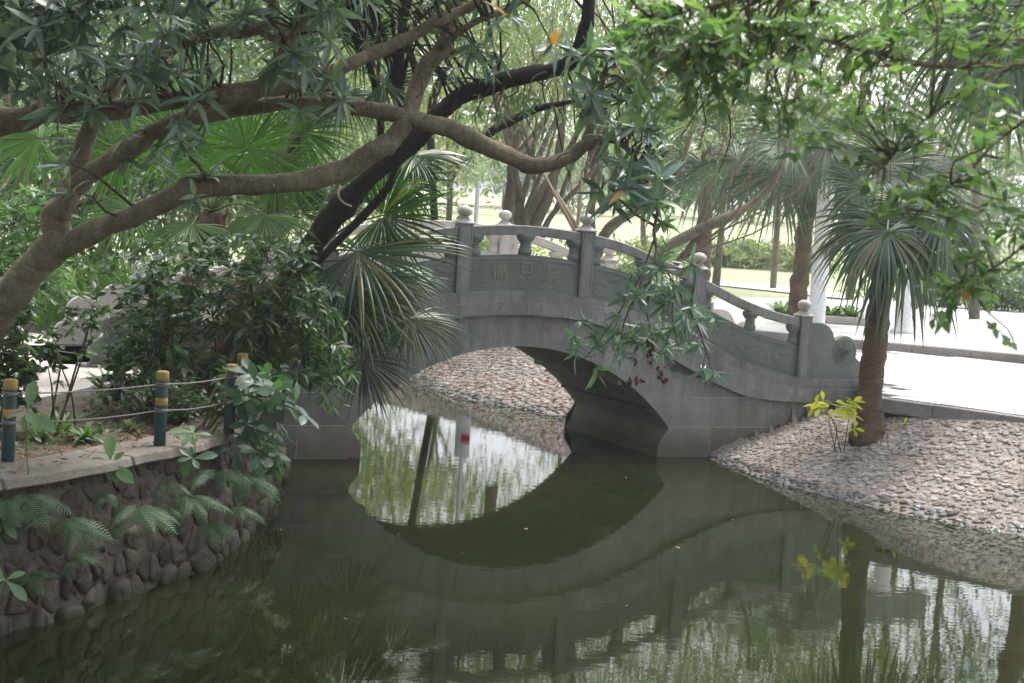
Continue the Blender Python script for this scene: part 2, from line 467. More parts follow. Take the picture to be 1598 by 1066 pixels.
# ------------------------------------------------------------------ the pond and the land
BO = np.array([0.151, 21.93]); BYAW = 0.4332
UD = np.array([math.cos(BYAW), math.sin(BYAW)]); VD = np.array([-math.sin(BYAW), math.cos(BYAW)])
def BW(u, v, z=0.0):
    p = BO + UD * u + VD * v
    return np.array([p[0], p[1], z])
RB = [(3.28, 0.0)]
wall_line = [(-6.2, 3.0), (-5.4, 7.5), (-4.35, 10.2), (-3.71, 11.46), (-3.4, 12.06), (-3.2, 12.61), (-2.99, 13.22), (-2.75, 13.75), (-2.62, 14.6), (-2.60, 15.94), (-2.72, 17.55), (-2.85, 19.94), tuple(BW(-3.3, 0.3)[:2])]
left_back = [tuple(BW(-3.3, 3.3)[:2]), tuple(BW(-3.4, 6)[:2]), tuple(BW(-4.4, 11)[:2]), tuple(BW(-5.5, 17)[:2])]
right_line = [tuple(BW(-2.0, 21)[:2]), tuple(BW(1.0, 16)[:2]), (-1.93, 31.67), (-1.08, 29.39), (-0.27, 28.45), (0.96, 27.34), tuple(BW(3.1, 3.1)[:2]), (3.11, 23.15), (3.7, 21.43), (4.36, 20.29), (5.01, 19.45), (5.64, 18.81), (6.26, 18.34), (6.9, 17.0), (6.6, 14.5), (5.6, 11.0), (4.8, 8.0), (4.4, 3.0), (4.4, -3.0), (-6.6, -3.0)]
POND = wall_line + left_back + right_line
ETYPE = ['wall'] * (len(wall_line)) + ['wall'] * (len(left_back)) + ['bank'] * (len(right_line) - 2) + ['bank', 'wall']
PA = np.array(POND); PB = np.roll(PA, -1, axis=0)
WALLE = np.array([e == 'wall' for e in ETYPE])
def pond_dist(Q):
    """signed distance to the waterline (negative inside) and whether the nearest edge is the walled one"""
    Q = np.asarray(Q, float)
    best = np.full(len(Q), 1e9); wl = np.zeros(len(Q), bool); inside = np.zeros(len(Q), bool)
    for a, b, w in zip(PA, PB, WALLE):
        e = b - a
        tt = np.clip(((Q - a) @ e) / (e @ e + 1e-12), 0, 1)
        d = np.linalg.norm(Q - (a + tt[:, None] * e), axis=1)
        k = d < best
        best = np.where(k, d, best); wl = np.where(k, w, wl)
        c = (a[1] > Q[:, 1]) != (b[1] > Q[:, 1])
        xi = a[0] + (Q[:, 1] - a[1]) / (b[1] - a[1] + 1e-12) * (b[0] - a[0])
        inside ^= c & (Q[:, 0] < xi)
    return np.where(inside, -best, best), wl
def land_z(Q):
    d, w = pond_dist(Q)
    vv_ = (np.asarray(Q) - BO) @ VD
    slope = np.where(vv_ > 0, 0.5, 0.31 + 0.22 * np.clip(-vv_ / 2.2, 0, 1))
    zb = np.where(d < 0, np.maximum(-0.9, d * 0.5), np.minimum(1.10, d * slope))
    zw = np.where(d < 0.3, -0.9, 1.10)
    return np.where(w, zw, zb)
def far_rise(Y): return np.zeros_like(Y)
gx = np.concatenate([-np.geomspace(500, 16, 14), np.arange(-15.5, 15.6, 0.24), np.geomspace(16, 500, 14)])
gy = np.concatenate([[-300, -100, -40, -15, -6], np.arange(-4, 46, 0.24), np.geomspace(47, 900, 18)])
GX, GY = np.meshgrid(gx, gy)
Q = np.stack([GX.ravel(), GY.ravel()], 1)
GZ = land_z(Q)
_d, _w = pond_dist(Q)
GZ = np.where((~_w) & (_d < 3.4) & (GZ < 1.09), GZ - 0.09, GZ)
# the lawn far behind rises gently into a slope
GZ = GZ + np.clip((Q[:, 1] - 75) * 0.035, 0, 9)
nx, ny = len(gx), len(gy)
ii = (np.arange(ny - 1)[:, None] * nx + np.arange(nx - 1)[None, :]).ravel()
ob('ground', mesh('ground', np.column_stack([Q, GZ]), np.stack([ii, ii + 1, ii + nx + 1, ii + nx], 1), True), 'soil', kind='structure')
wv = [(x, y, 0.0) for x, y in ((-7.5, -3.4), (8, -3.4), (8, 24), (4.6, 30), (4, 46), (-14, 46), (-14, 24), (-4.2, 20), (-4.0, 15), (-7.5, 6))]
ob('water', mesh('water', wv, [tuple(range(len(wv)))]), 'water', kind='structure')

def sheet(name, pts, z, mat, depth=0.0, **kw):
    mb = MB()
    n = len(pts)
    zs = [z] * n if not callable(z) else [z(*p) for p in pts]
    V = [(x, y, k) for (x, y), k in zip(pts, zs)]
    if depth:
        V += [(x, y, k - depth) for (x, y), k in zip(pts, zs)]
        F = [tuple(range(n)), tuple(range(2 * n - 1, n - 1, -1))] + [(i, i + n, (i + 1) % n + n, (i + 1) % n) for i in range(n)]
    else:
        F = [tuple(range(n))]
    mb.add(V, F)
    o = mb.ob(name, mat, kw.pop('parent', None), **kw)
    bm = bmesh.new(); bm.from_mesh(o.data); bmesh.ops.recalc_face_normals(bm, faces=bm.faces)
    if not depth:
        for f in bm.faces:
            if f.normal.z < 0: f.normal_flip()
    bm.to_mesh(o.data); bm.free()
    return o
# lawn beyond the plaza
ly = np.concatenate([np.arange(48, 75, 5.0), np.geomspace(75, 600, 14)]); lx = np.linspace(-260, 260, 50)
LX, LY = np.meshgrid(lx, ly)
LZ = 1.16 + np.clip((LY - 75) * 0.035, 0, 9)
nx, ny = len(lx), len(ly)
ii = (np.arange(ny - 1)[:, None] * nx + np.arange(nx - 1)[None, :]).ravel()
ob('lawn', mesh('lawn', np.column_stack([LX.ravel(), LY.ravel(), LZ.ravel()]), np.stack([ii, ii + 1, ii + nx + 1, ii + nx], 1), True), 'lawn', kind='structure')
# curved pale path across the lawn
cp = spline([(2, 78, 0), (9, 74, 0), (14, 66, 0), (18, 58, 0), (20, 50, 0)], 24)
pl = []
for k in range(24):
    tdir = nrm(np.gradient(cp, axis=0)[k]); nn = np.array([-tdir[1], tdir[0], 0])
    pl.append((cp[k] + nn * 2.6, cp[k] - nn * 2.6))
V = [(*p[0][:2], 1.22) for p in pl] + [(*p[1][:2], 1.22) for p in pl]
ob('garden_path', mesh('garden_path', V, [(i, i + 24, i + 25, i + 1) for i in range(23)]), 'plaza', kind='structure')
# left path on the near bank
sheet('left_path', [tuple(BW(-4.7, 0.0)[:2]), (-4.55, 18.2), (-4.9, 16.2), (-9, 14.8), (-16, 15), (-16, 24), (-9, 24.5), tuple(BW(-4.7, 3.1)[:2])], 1.185, 'path', kind='structure', depth=0.2)

# right pavement: bed, pavers, kerb stones
K0, K1 = np.array([5.28, 21.91]), np.array([6.86, 20.50])
KD = nrm(K1 - K0); KN = np.array([-KD[1], KD[0]])                 # along the kerb; inland
if KN[1] < 0: KN = -KN
pv0 = K0 - KD * 2.2
S0, S1 = np.array([7.22, 32.6]), np.array([10.25, 31.0])
SD = nrm(S1 - S0); SN = np.array([-SD[1], SD[0]])
if SN[1] < 0: SN = -SN
def kerb_pt(a, b): return K0 + KD * a + KN * b
pav = sheet('pavement', [tuple(kerb_pt(-0.1, 0.14)), tuple(kerb_pt(22, 0.14)), tuple(S0 + SD * 24), tuple(S0 - SD * 5.2), tuple(BW(5.2, 3.0)[:2]), tuple(BW(5.2, 0.2)[:2]), tuple(BW(6.0, 0.05)[:2])], 1.165, 'paver_bed', kind='structure', depth=0.6)
def in_poly(p, poly):
    c = False
    n = len(poly)
    for i in range(n):
        a, b = poly[i], poly[(i + 1) % n]
        if (a[1] > p[1]) != (b[1] > p[1]) and p[0] < a[0] + (p[1] - a[1]) / (b[1] - a[1]) * (b[0] - a[0]): c = not c
    return c
PAVP = [tuple(kerb_pt(-0.1, 0.14)), tuple(kerb_pt(22, 0.14)), tuple(S0 + SD * 24), tuple(S0 - SD * 4.6), tuple(BW(6.1, 3.0)[:2]), tuple(BW(6.1, 0.05)[:2])]
pvm = MB().box((0.010, 0.010, 0), (0.790, 0.390, 0.035)).mesh('paver', bevel=0.004); pvm.materials.append(MATS['paver'])
ang = math.atan2(KD[1], KD[0])
cand = []
for r in range(34):
    for c in range(-6, 30):
        p = kerb_pt(c * 0.8 + (0.4 if r % 2 else 0), 0.16 + r * 0.4)
        q = p + KD * 0.4 + KN * 0.2
        if in_poly(q, PAVP) and in_poly(p + KD * .02 + KN * .39, PAVP) and (q - S0) @ SN < -0.23:
            d = np.array([q[0], q[1], 1.2]) - CAMP
            xi = CX + F_PX * (d @ _rt) / (d @ _fw)
            cand.append((q[1] + (50 if xi > 1650 or xi < 1150 else 0), p))
cand.sort(key=lambda k: k[0])
rest = MB()
for i, (_, p) in enumerate(cand):
    M = Matrix.Translation((p[0], p[1], 1.165 + rng.uniform(0, 0.004))) @ Matrix.Rotation(ang, 4, 'Z')
    if i < 290:
        o = ob('paver', pvm, None, pav); o.matrix_basis = M
    else:
        rest.add([M @ v.co for v in pvm.vertices], [tuple(f.vertices) for f in pvm.polygons])
if rest.v: rest.ob('far_pavers', 'paver', pav, kind='stuff')
for c in range(0, 22):
    mb = MB()
    a, b = c * 1.0 - 0.2, c * 1.0 + 0.79
    P = [kerb_pt(a, 0), kerb_pt(b, 0), kerb_pt(b, 0.13), kerb_pt(a, 0.13)]
    z = 1.19 + rng.uniform(-0.004, 0.004)
    mb.add([(*p, z - 0.2) for p in P] + [(*p, z) for p in P], [(3, 2, 1, 0), (4, 5, 6, 7), (0, 1, 5, 4), (1, 2, 6, 5), (2, 3, 7, 6), (3, 0, 4, 7)])
    mb.ob('kerb_stone', 'kerb', pav, bevel=0.01)
# raised plaza with edge stones
pz = sheet('plaza', [tuple(S0 - SD * 7 + SN * 0.3), tuple(S0 + SD * 30 + SN * 0.3), (44, 40), (36, 58), (13.46, 58), (7.0, 52), tuple(S0 - SD * 7 + SN * 8)], 1.355, 'plaza', kind='structure', depth=0.3)
for c in range(-7, 24):
    mb = MB()
    a, b = c * 1.2, c * 1.2 + 1.19
    P = [S0 + SD * a, S0 + SD * b, S0 + SD * b + SN * 0.29, S0 + SD * a + SN * 0.29]
    mb.add([(*p, 1.1) for p in P] + [(*p, 1.36) for p in P], [(3, 2, 1, 0), (4, 5, 6, 7), (0, 1, 5, 4), (1, 2, 6, 5), (2, 3, 7, 6), (3, 0, 4, 7)])
    mb.ob('edge_stone', 'kerb', pz, bevel=0.012)

# ------------------------------------------------------------------ the bridge (local: u along the face, v into the depth, z up)
bridge = root('arch_bridge', (BO[0], BO[1], 0), 'grey granite single arch footbridge with carved balustrades over the pond', 'bridge', rotz=BYAW)
def interp(kn):
    K = np.array(kn, float)
    # monotone cubic (pchip)
    x, y = K[:, 0], K[:, 1]
    h = np.diff(x); dl = np.diff(y) / h
    m_ = np.zeros(len(x))
    for i in range(1, len(x) - 1):
        if dl[i - 1] * dl[i] > 0:
            w1_, w2_ = 2 * h[i] + h[i - 1], h[i] + 2 * h[i - 1]
            m_[i] = (w1_ + w2_) / (w1_ / dl[i - 1] + w2_ / dl[i])
    def fn(u):
        u = min(abs(u), x[-1] - 1e-9)
        i = int(np.searchsorted(x, u, 'right') - 1)
        tt = (u - x[i]) / h[i]
        return ((1 + 2 * tt) * (1 - tt) ** 2 * y[i] + tt * (1 - tt) ** 2 * h[i] * m_[i] + tt * tt * (3 - 2 * tt) * y[i + 1] + tt * tt * (tt - 1) * h[i] * m_[i + 1])
    return fn
zt = interp([(0, 2.385), (0.95, 2.325), (1.45, 2.245), (2.26, 2.0), (2.88, 1.79), (3.83, 1.43), (4.47, 1.275), (4.96, 1.215), (9, 1.215)])
zb2 = interp([(0, 2.05), (0.8, 2.01), (1.44, 1.87), (2.38, 1.5), (3.26, 1.11), (3.85, 0.93), (4.5, 0.865), (5.0, 0.855), (9, 0.855)])
zmid = lambda u: zt(u) - 0.155
BWID = 3.11; UE = 6.12
AR, AZ = 3.25, 1.6 - 3.25
A_END = math.asin(2.5 / AR)
def arch_pt(a, R=AR): return (R * math.sin(a), AZ + R * math.cos(a))
# core mass with the arch opening
us = np.linspace(-UE, UE, 121)
prof = [(u, zb2(u) + 0.05) for u in us[::-1]]
arch = [(-2.36, -0.9), (-2.36, -0.1)] + [arch_pt(a) for a in np.linspace(-A_END, A_END, 41)] + [(2.36, -0.1), (2.36, -0.9)]
outer_l = [(-UE, -0.5)]
c0, c1 = 0.011, BWID - 0.011
mb = MB()
# two spandrel sides as fans of quads: bottom curve to top curve over common u samples
def low(u):
    return -0.9 if abs(u) > 2.5 else AZ + math.sqrt(AR ** 2 - u ** 2)
uu = sorted(set(np.round(np.concatenate([np.linspace(-UE, -2.501, 40), np.linspace(-2.499, 2.499, 61), np.linspace(2.501, UE, 40)]), 4)))
for vv, flip in ((c0, False), (c1, True)):
    V, Fq = [], []
    for u in uu:
        V += [(u, vv, low(u)), (u, vv, zb2(u) + 0.05)]
    for i in range(len(uu) - 1):
        q = (2 * i, 2 * i + 2, 2 * i + 3, 2 * i + 1)
        Fq.append(q if not flip else q[::-1])
    mb.add(V, Fq)
mb.ob('core', 'grout', bridge, local=True)
mb = MB()
aa = np.linspace(-A_END, A_END, 49)
V, Fq = [], []
for a in aa:
    u, z = arch_pt(a, AR - 0.002)
    V += [(u, 0.0, z), (u, BWID, z)]
for i in range(len(aa) - 1):
    Fq.append((2 * i, 2 * i + 1, 2 * i + 3, 2 * i + 2))
mb.add(V, Fq)
mb.ob('soffit', 'soffit', bridge, local=True, smooth=True)
for sgn in (-1, 1):
    # sloping pier foot below the springing, with a ledge and a pipe along it
    e = arch_pt(A_END)
    poly = [(sgn * 2.33, -0.9), (sgn * 2.33, 0.0), (sgn * (e[0] + 0.02), e[1] + 0.01), (sgn * 2.9, e[1] + 0.01), (sgn * 2.9, -0.9)]
    if sgn > 0: poly = poly[::-1]
    MB().prism(poly[::-1], 0.012, BWID - 0.012).ob('pier_foot', 'granite_dark', bridge, local=True)
    e2 = arch_pt(A_END * 0.86, AR - 0.03)
    MB().tube([(sgn * e2[0], 0.05, e2[1]), (sgn * e2[0], 1.5, e2[1] + 0.01), (sgn * e2[0], BWID - 0.05, e2[1])], 0.022, 8).ob('pipe', 'pipe', bridge, local=True, smooth=True)
    e3 = arch_pt(A_END * 0.62, AR - 0.02)
    MB().box((sgn * e3[0] - 0.03, 0.1, e3[1] - 0.05), (sgn * e3[0] + 0.03, BWID - 0.1, e3[1] + 0.03)).ob('ledge', 'soffit', bridge, local=True)
# rim of the far arch
mb = MB()
# face stones: voussoirs and courses, on both faces
def clip_half(poly, nx_, nz_, c):
    out = []
    n = len(poly)
    for i in range(n):
        p, q = poly[i], poly[(i + 1) % n]
        dp, dq = nx_ * p[0] + nz_ * p[1] - c, nx_ * q[0] + nz_ * q[1] - c
        if dp <= 0: out.append(p)
        if (dp < 0 < dq) or (dq < 0 < dp):
            s_ = dp / (dp - dq); out.append((p[0] + (q[0] - p[0]) * s_, p[1] + (q[1] - p[1]) * s_))
    return out
def area(p): return 0.5 * sum(p[i][0] * p[(i + 1) % len(p)][1] - p[(i + 1) % len(p)][0] * p[i][1] for i in range(len(p)))
NV = 11
ring = 0.56
stones = []
ga = 0.0017
for k in range(NV):
    a0 = -A_END + 2 * A_END * k / NV + ga; a1 = -A_END + 2 * A_END * (k + 1) / NV - ga
    inn = [arch_pt(a) for a in np.linspace(a0, a1, 7)]
    RO = AR + ring
    out = [arch_pt(a1, RO), arch_pt((a0 + a1) / 2, RO + 0.10), arch_pt(a0, RO)]
    out = [(u, min(z, zb2(u) + 0.03)) for u, z in out]
    poly = inn + out
    stones.append(('voussoir', poly, 0.0))
courses = [(-0.5, 0.0), (0.0, 0.455), (0.455, 0.90), (0.90, 1.35), (1.35, 1.80)]
for ci, (z0, z1) in enumerate(courses):
    for sgn in (-1, 1):
        zm = max(z0, 0.05)
        # inner limit follows the ring's middle
        def inner(z):
            if z < 0.2: return 2.335
            if z < 0.43: return 2.335 + (z - 0.2) / 0.23 * 0.165
            if z < 0.85: return 2.5
            return max(0.3, math.sqrt(max(0.01, (AR + ring * 0.55) ** 2 - (z - AZ) ** 2)))
        joints = [2.2, 3.27 + 0.0, 4.2, 5.0, 5.6, UE] if ci % 2 == 0 else [2.2, 3.78, 4.72, 5.4, UE]
        if ci == 1: joints = [2.2, 3.24, 4.35, 5.2, UE]
        for j in range(len(joints) - 1):
            a, b_ = joints[j] + 0.005, joints[j + 1] - 0.005
            nzs = 9
            lo_, hi_ = z0 + 0.005, z1 - 0.005
            tops = np.linspace(a, b_, 9)
            top = [(u, min(hi_, zb2(u) + 0.03)) for u in tops]
            if max(t_[1] for t_ in top) < lo_ + 0.02: continue
            top = [(u, max(z, lo_ + 0.002)) for u, z in top]
            if j == 0:
                zz = np.linspace(lo_, top[0][1], nzs)
                left = [(max(inner(z), 0.1), z) for z in zz]
                if left[-1][0] > b_ - 0.05: continue
                tops = np.linspace(left[-1][0], b_, 9)
                top = [(u, min(hi_, zb2(u) + 0.03)) for u in tops]
                poly = left[:-1] + top + [(b_, lo_)]
            else:
                poly = [(a, lo_)] + top + [(b_, lo_)]
            # drop degenerate
            poly = [(u * sgn, z) for u, z in poly]
            if abs(area(poly)) < 0.01: continue
            stones.append(('face_stone', poly, 0.004))
for nm, poly, off in stones:
    if area(poly) < 0: poly = poly[::-1]
    for side in (0, 1):
        v0, v1 = (off, 0.05) if side == 0 else (BWID - 0.05, BWID - off)
        MB().prism(poly, v0, v1).ob(nm, 'granite', bridge, local=True)
# string courses (two bands), deck, both sides
seams = [-UE, -5.0, -3.9, -2.6, -1.3, 0.0, 1.25, 2.5, 3.75, 5.0, UE]
for side in (0, 1):
    s_ = 1 if side == 0 else -1
    f0 = 0.0 if side == 0 else BWID
    for i in range(len(seams) - 1):
        uu_ = np.linspace(seams[i] + 0.002, seams[i + 1] - 0.002, 14)
        a, b_ = f0 - s_ * 0.02, f0 + s_ * 0.30
        MB().strip(uu_, zmid, zt, min(a, b_), max(a, b_)).ob('upper_string_course', 'granite', bridge, local=True)
        a, b_ = f0 - s_ * 0.075, f0 + s_ * 0.06
        MB().strip(uu_, zb2, lambda u: zmid(u) + 0.0, min(a, b_), max(a, b_)).ob('lower_string_course', 'granite', bridge, local=True)
MB().strip(np.linspace(-UE - 0.3, UE + 0.2, 60), lambda u: zt(u) - 0.3, lambda u: zt(u) - 0.03, 0.301, BWID - 0.301).ob('deck', 'granite_pale', bridge, local=True)

# balustrades
PU = [-4.848, -2.89, -0.956, 0.956, 2.89, 4.848]
PTOP = {4.848: 2.18, 2.89: 2.815, 0.956: 3.281}
def make_post(u, vc, mat):
    base, top = zt(u) - 0.02, PTOP[abs(u)]
    bm = bmesh.new()
    bmesh.ops.create_cube(bm, size=1)
    hw = 0.10
    for v in bm.verts:
        v.co = (u + v.co.x * 2 * hw, vc + v.co.y * 2 * hw, base + (v.co.z + 0.5) * (top - base))
    bmesh.ops.recalc_face_normals(bm, faces=bm.faces)
    sides = [f for f in bm.faces if abs(f.normal.z) < 0.5]
    bmesh.ops.inset_individual(bm, faces=sides, thickness=0.028, depth=0)
    bmesh.ops.inset_individual(bm, faces=sides, thickness=0.006, depth=-0.008)
    bmesh.ops.inset_individual(bm, faces=sides, thickness=0.006, depth=0.008)
    me = bpy.data.meshes.new('balustrade_post'); bm.to_mesh(me); bm.free()
    p = ob('balustrade_post', me, mat, bridge, local=True)
    cap = MB()
    prof_ = [(0.118, 0.0), (0.118, 0.018), (0.075, 0.05), (0.072, 0.06), (0.058, 0.066), (0.05, 0.085)]
    for i, (r, z) in enumerate(prof_[:-1]):
        r2, z2 = prof_[i + 1]
        V = [(u - r, vc - r, top + z), (u + r, vc - r, top + z), (u + r, vc + r, top + z), (u - r, vc + r, top + z), (u - r2, vc - r2, top + z2), (u + r2, vc - r2, top + z2), (u + r2, vc + r2, top + z2), (u - r2, vc + r2, top + z2)]
        cap.add(V, [(0, 1, 5, 4), (1, 2, 6, 5), (2, 3, 7, 6), (3, 0, 4, 7)])
    o = cap.ob('cap', 'granite_pale', p, local=True)
    bp = [(0.012, 0.0)]
    ball = [(0.05, 0.08), (0.07, 0.088), (0.05, 0.096)] + [(0.108 * math.sin(a), 0.175 - 0.082 * math.cos(a)) for a in np.linspace(0.5, PI - 0.1, 12)] + [(0.003, 0.257)]
    MB().lathe(ball, (u, vc, top), 20).ob('ball_finial', 'granite_pale', p, local=True, smooth=True)
    return p
def baluster(u, vc, mat):
    h0, h1 = zt(u) + 0.50, zt(u) + 0.795
    H = h1 - h0
    prof_ = [(0.095, 0), (0.105, 0.16), (0.098, 0.30), (0.078, 0.36), (0.086, 0.41), (0.086, 0.46), (0.072, 0.49), (0.088, 0.53), (0.086, 0.57), (0.074, 0.60), (0.105, 0.68), (0.135, 0.82), (0.142, 0.93), (0.135, 1.02)]
    return MB().lathe([(r, z * H) for r, z in prof_], (u, vc, h0), 20, 0.62).ob('baluster', mat, bridge, local=True, smooth=True)
def offset_frame(a, b_, m0, sgn_v, vface, r=0.05):
    """a rounded rectangle that follows the curve of the bay"""
    def P(u, k):  # k 0..1 between lower and upper
        lo_, hi_ = zt(u) + 0.02 + m0, zt(u) + 0.51 - m0
        return (u, vface, lo_ + (hi_ - lo_) * k)
    pts = []
    c = 0.055
    L = [P(u, 0) for u in np.linspace(a + m0 + c, b_ - m0 - c, 14)]
    pts += L
    pts += [P(b_ - m0 - c * 0.3, 0.04), P(b_ - m0, 0.14)]
    pts += [P(b_ - m0, k) for k in np.linspace(0.3, 0.7, 3)]
    pts += [P(b_ - m0, 0.86), P(b_ - m0 - c * 0.3, 0.96)]
    pts += [P(u, 1) for u in np.linspace(b_ - m0 - c, a + m0 + c, 14)]
    pts += [P(a + m0 + c * 0.3, 0.96), P(a + m0, 0.86)]
    pts += [P(a + m0, k) for k in np.linspace(0.7, 0.3, 3)]
    pts += [P(a + m0, 0.14), P(a + m0 + c * 0.3, 0.04), L[0]]
    return pts
def text_mesh(ch, size, ext):
    cu = bpy.data.curves.new('glyph', 'FONT')
    cu.body = ch; cu.size = size; cu.extrude = ext; cu.align_x = 'CENTER'; cu.align_y = 'CENTER'
    cu.bevel_depth = 0.0025
    o = bpy.data.objects.new('glyph', cu); COL.objects.link(o)
    bpy.context.view_layer.update()
    dg = bpy.context.evaluated_depsgraph_get()
    me = bpy.data.meshes.new_from_object(o.evaluated_get(dg))
    bpy.data.objects.remove(o)
    return me
def relief(parent, u0, u1, vface, sgn_v):
    """carved leaf scrolls in low relief on a side panel"""
    mb = MB()
    r_ = random.Random(int(u0 * 100))
    for k in range(9):
        u = u0 + (u1 - u0) * (k + 0.7) / 9.4
        z = zt(u) + 0.26 + 0.09 * math.sin(k * 1.7)
        an = r_.uniform(0, 3.14); L = r_.uniform(0.09, 0.15); w = L * 0.38
        ring_ = [(L * math.cos(a) * math.cos(an) - w * math.sin(a) * math.sin(an), L * math.cos(a) * math.sin(an) + w * math.sin(a) * math.cos(an)) for a in np.linspace(0, 2 * PI, 13)[:-1]]
        V = [(u + x, vface, z + y) for x, y in ring_] + [(u + x * 0.6, vface - sgn_v * 0.008, z + y * 0.6) for x, y in ring_] + [(u, vface - sgn_v * 0.003, z)]
        F = [(i, (i + 1) % 12, 12 + (i + 1) % 12, 12 + i) for i in range(12)] + [(12 + i, 12 + (i + 1) % 12, 24) for i in range(12)]
        mb.add(V, F)
    mb.ob('carved_relief', 'granite_green', parent, local=True, smooth=True)
for side in (0, 1):
    s_ = 1 if side == 0 else -1
    vc = 0.12 if side == 0 else BWID - 0.12
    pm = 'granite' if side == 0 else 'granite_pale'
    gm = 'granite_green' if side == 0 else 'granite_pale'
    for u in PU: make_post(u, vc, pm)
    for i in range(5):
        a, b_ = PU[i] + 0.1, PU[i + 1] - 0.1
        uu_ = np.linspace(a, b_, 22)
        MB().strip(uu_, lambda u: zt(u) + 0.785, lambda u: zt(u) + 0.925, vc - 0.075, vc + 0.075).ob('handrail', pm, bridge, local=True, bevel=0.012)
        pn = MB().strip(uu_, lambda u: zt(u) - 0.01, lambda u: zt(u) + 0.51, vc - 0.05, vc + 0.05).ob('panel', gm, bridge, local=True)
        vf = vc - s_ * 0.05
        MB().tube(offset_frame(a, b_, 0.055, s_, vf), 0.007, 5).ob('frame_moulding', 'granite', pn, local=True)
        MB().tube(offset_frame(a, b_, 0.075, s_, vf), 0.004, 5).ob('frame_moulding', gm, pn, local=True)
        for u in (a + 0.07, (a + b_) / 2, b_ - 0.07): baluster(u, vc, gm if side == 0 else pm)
        if i == 2 and side == 0:
            for ch, uc in (('\u6a4b', -0.40), ('\u6708', 0.02), ('\u89bd', 0.44)):
                me = text_mesh(ch, 0.27, 0.006)
                me.materials.append(MATS['granite_carved'])
                o = ob('carved_character', me, None, pn, local=True)
                sl_ = math.atan((zt(uc + .1) - zt(uc - .1)) / 0.2)
                o.matrix_basis = Matrix.Translation((uc, vf - 0.002, zt(uc) + 0.27)) @ Matrix.Rotation(-sl_, 4, 'Y') @ Matrix.Rotation(PI / 2, 4, 'X')
        elif side == 0:
            relief(pn, a + 0.1, b_ - 0.1, vf, s_)
    # scroll stones at both ends, with a rose
    for sgn in (-1, 1):
        o_ = [(4.95, 1.2), (4.95, 2.095)]
        o_ += [(5.12 + 0.30 * math.sin(a) * 1.0, 1.80 + 0.295 * math.cos(a)) for a in np.linspace(0.0, 1.42, 9)]
        o_ += [(5.63 + 0.235 * math.cos(a), 1.655 + 0.245 * math.sin(a)) for a in np.linspace(2.35, -0.35, 14)]
        o_ += [(5.86 + 0.15 * math.cos(a), 1.38 + 0.15 * math.sin(a)) for a in np.linspace(1.3, -0.9, 8)] + [(6.02, 1.2)]
        poly = [(sgn * u, z) for u, z in o_]
        if area(poly) < 0: poly = poly[::-1]
        sc = MB().prism(poly, vc - 0.07, vc + 0.07).ob('scroll_stone', gm, bridge, local=True, bevel=0.012)
        cu, cz, vf = sgn * 5.62, 1.635, vc - s_ * 0.07
        mb = MB()
        ringm = [(cu + 0.215 * math.cos(a), vf, cz + 0.215 * math.sin(a)) for a in np.linspace(0, 2 * PI, 29)]
        mb.tube(ringm, 0.012, 6, cap=False)
        rr = random.Random(3)
        for lay, (R_, n_, h_) in enumerate(((0.185, 6, 0.012), (0.14, 5, 0.024), (0.098, 5, 0.034), (0.06, 4, 0.042), (0.03, 3, 0.05))):
            N = 48
            ph = lay * 0.9
            V = []
            for ring_i, (fr, dh) in enumerate(((1.0, -0.02), (1.0, 0.0), (0.93, 0.006), (0.62, -0.014))):
                for k in range(N):
                    a = 2 * PI * k / N
                    lob = 0.82 + 0.18 * abs(math.cos((a * n_ + ph) / 2)) ** 0.5
                    V.append((cu + R_ * fr * lob * math.cos(a), vf - s_ * (h_ + dh), cz + R_ * fr * lob * math.sin(a)))
            V.append((cu, vf - s_ * (h_ - 0.012), cz))
            F = []
            for r_i in range(3):
                for k in range(N):
                    k2 = (k + 1) % N
                    F.append((r_i * N + k, r_i * N + k2, (r_i + 1) * N + k2, (r_i + 1) * N + k))
            F += [(3 * N + k, 3 * N + (k + 1) % N, 4 * N) for k in range(N)]
            mb.add(V, F)
        mb.ob('carved_rose', gm, sc, local=True)

# ------------------------------------------------------------------ left retaining wall
WL = np.array(wall_line[2:])
wall = root('retaining_wall', (WL[4][0], WL[4][1], 0), 'rubble stone retaining wall with concrete coping along the left bank', 'wall')
seglen = np.linalg.norm(np.diff(WL, axis=0), axis=1)
cum = np.concatenate([[0], np.cumsum(seglen)])
TOT = cum[-1]
WS = np.column_stack([np.interp(np.linspace(0, TOT, 90), cum, WL[:, 0]), np.interp(np.linspace(0, TOT, 90), cum, WL[:, 1])])
for _ in range(4):
    WS[1:-1] = (WS[:-2] + WS[1:-1] * 2 + WS[2:]) / 4
wc = np.concatenate([[0], np.cumsum(np.linalg.norm(np.diff(WS, axis=0), axis=1))]); TOT = wc[-1]
WT = nrm(np.gradient(WS, axis=0)); WN = np.column_stack([WT[:, 1], -WT[:, 0]])   # towards the water
def wall_pt(s, z, out=0.0):
    x = np.interp(s, wc, WS[:, 0]); y = np.interp(s, wc, WS[:, 1])
    n_ = nrm(np.array([np.interp(s, wc, WN[:, 0]), np.interp(s, wc, WN[:, 1])]))
    o_ = out - 0.10 * z          # batter
    return np.array([x + n_[0] * o_, y + n_[1] * o_, z])
WH = 1.095
mb = MB()
ss = np.linspace(0, TOT, 100); zz = np.linspace(-0.7, WH, 12)
V = [wall_pt(s, z, 0.019 + 0.012 * math.sin(s * 9 + z * 11) + rng.normal() * 0.004) for s in ss for z in zz]
F = [(i * 12 + j, (i + 1) * 12 + j, (i + 1) * 12 + j + 1, i * 12 + j + 1) for i in range(99) for j in range(11)]
mb.add(V, F); mb.ob('mortar_bed', 'wall_mortar', wall, smooth=True)
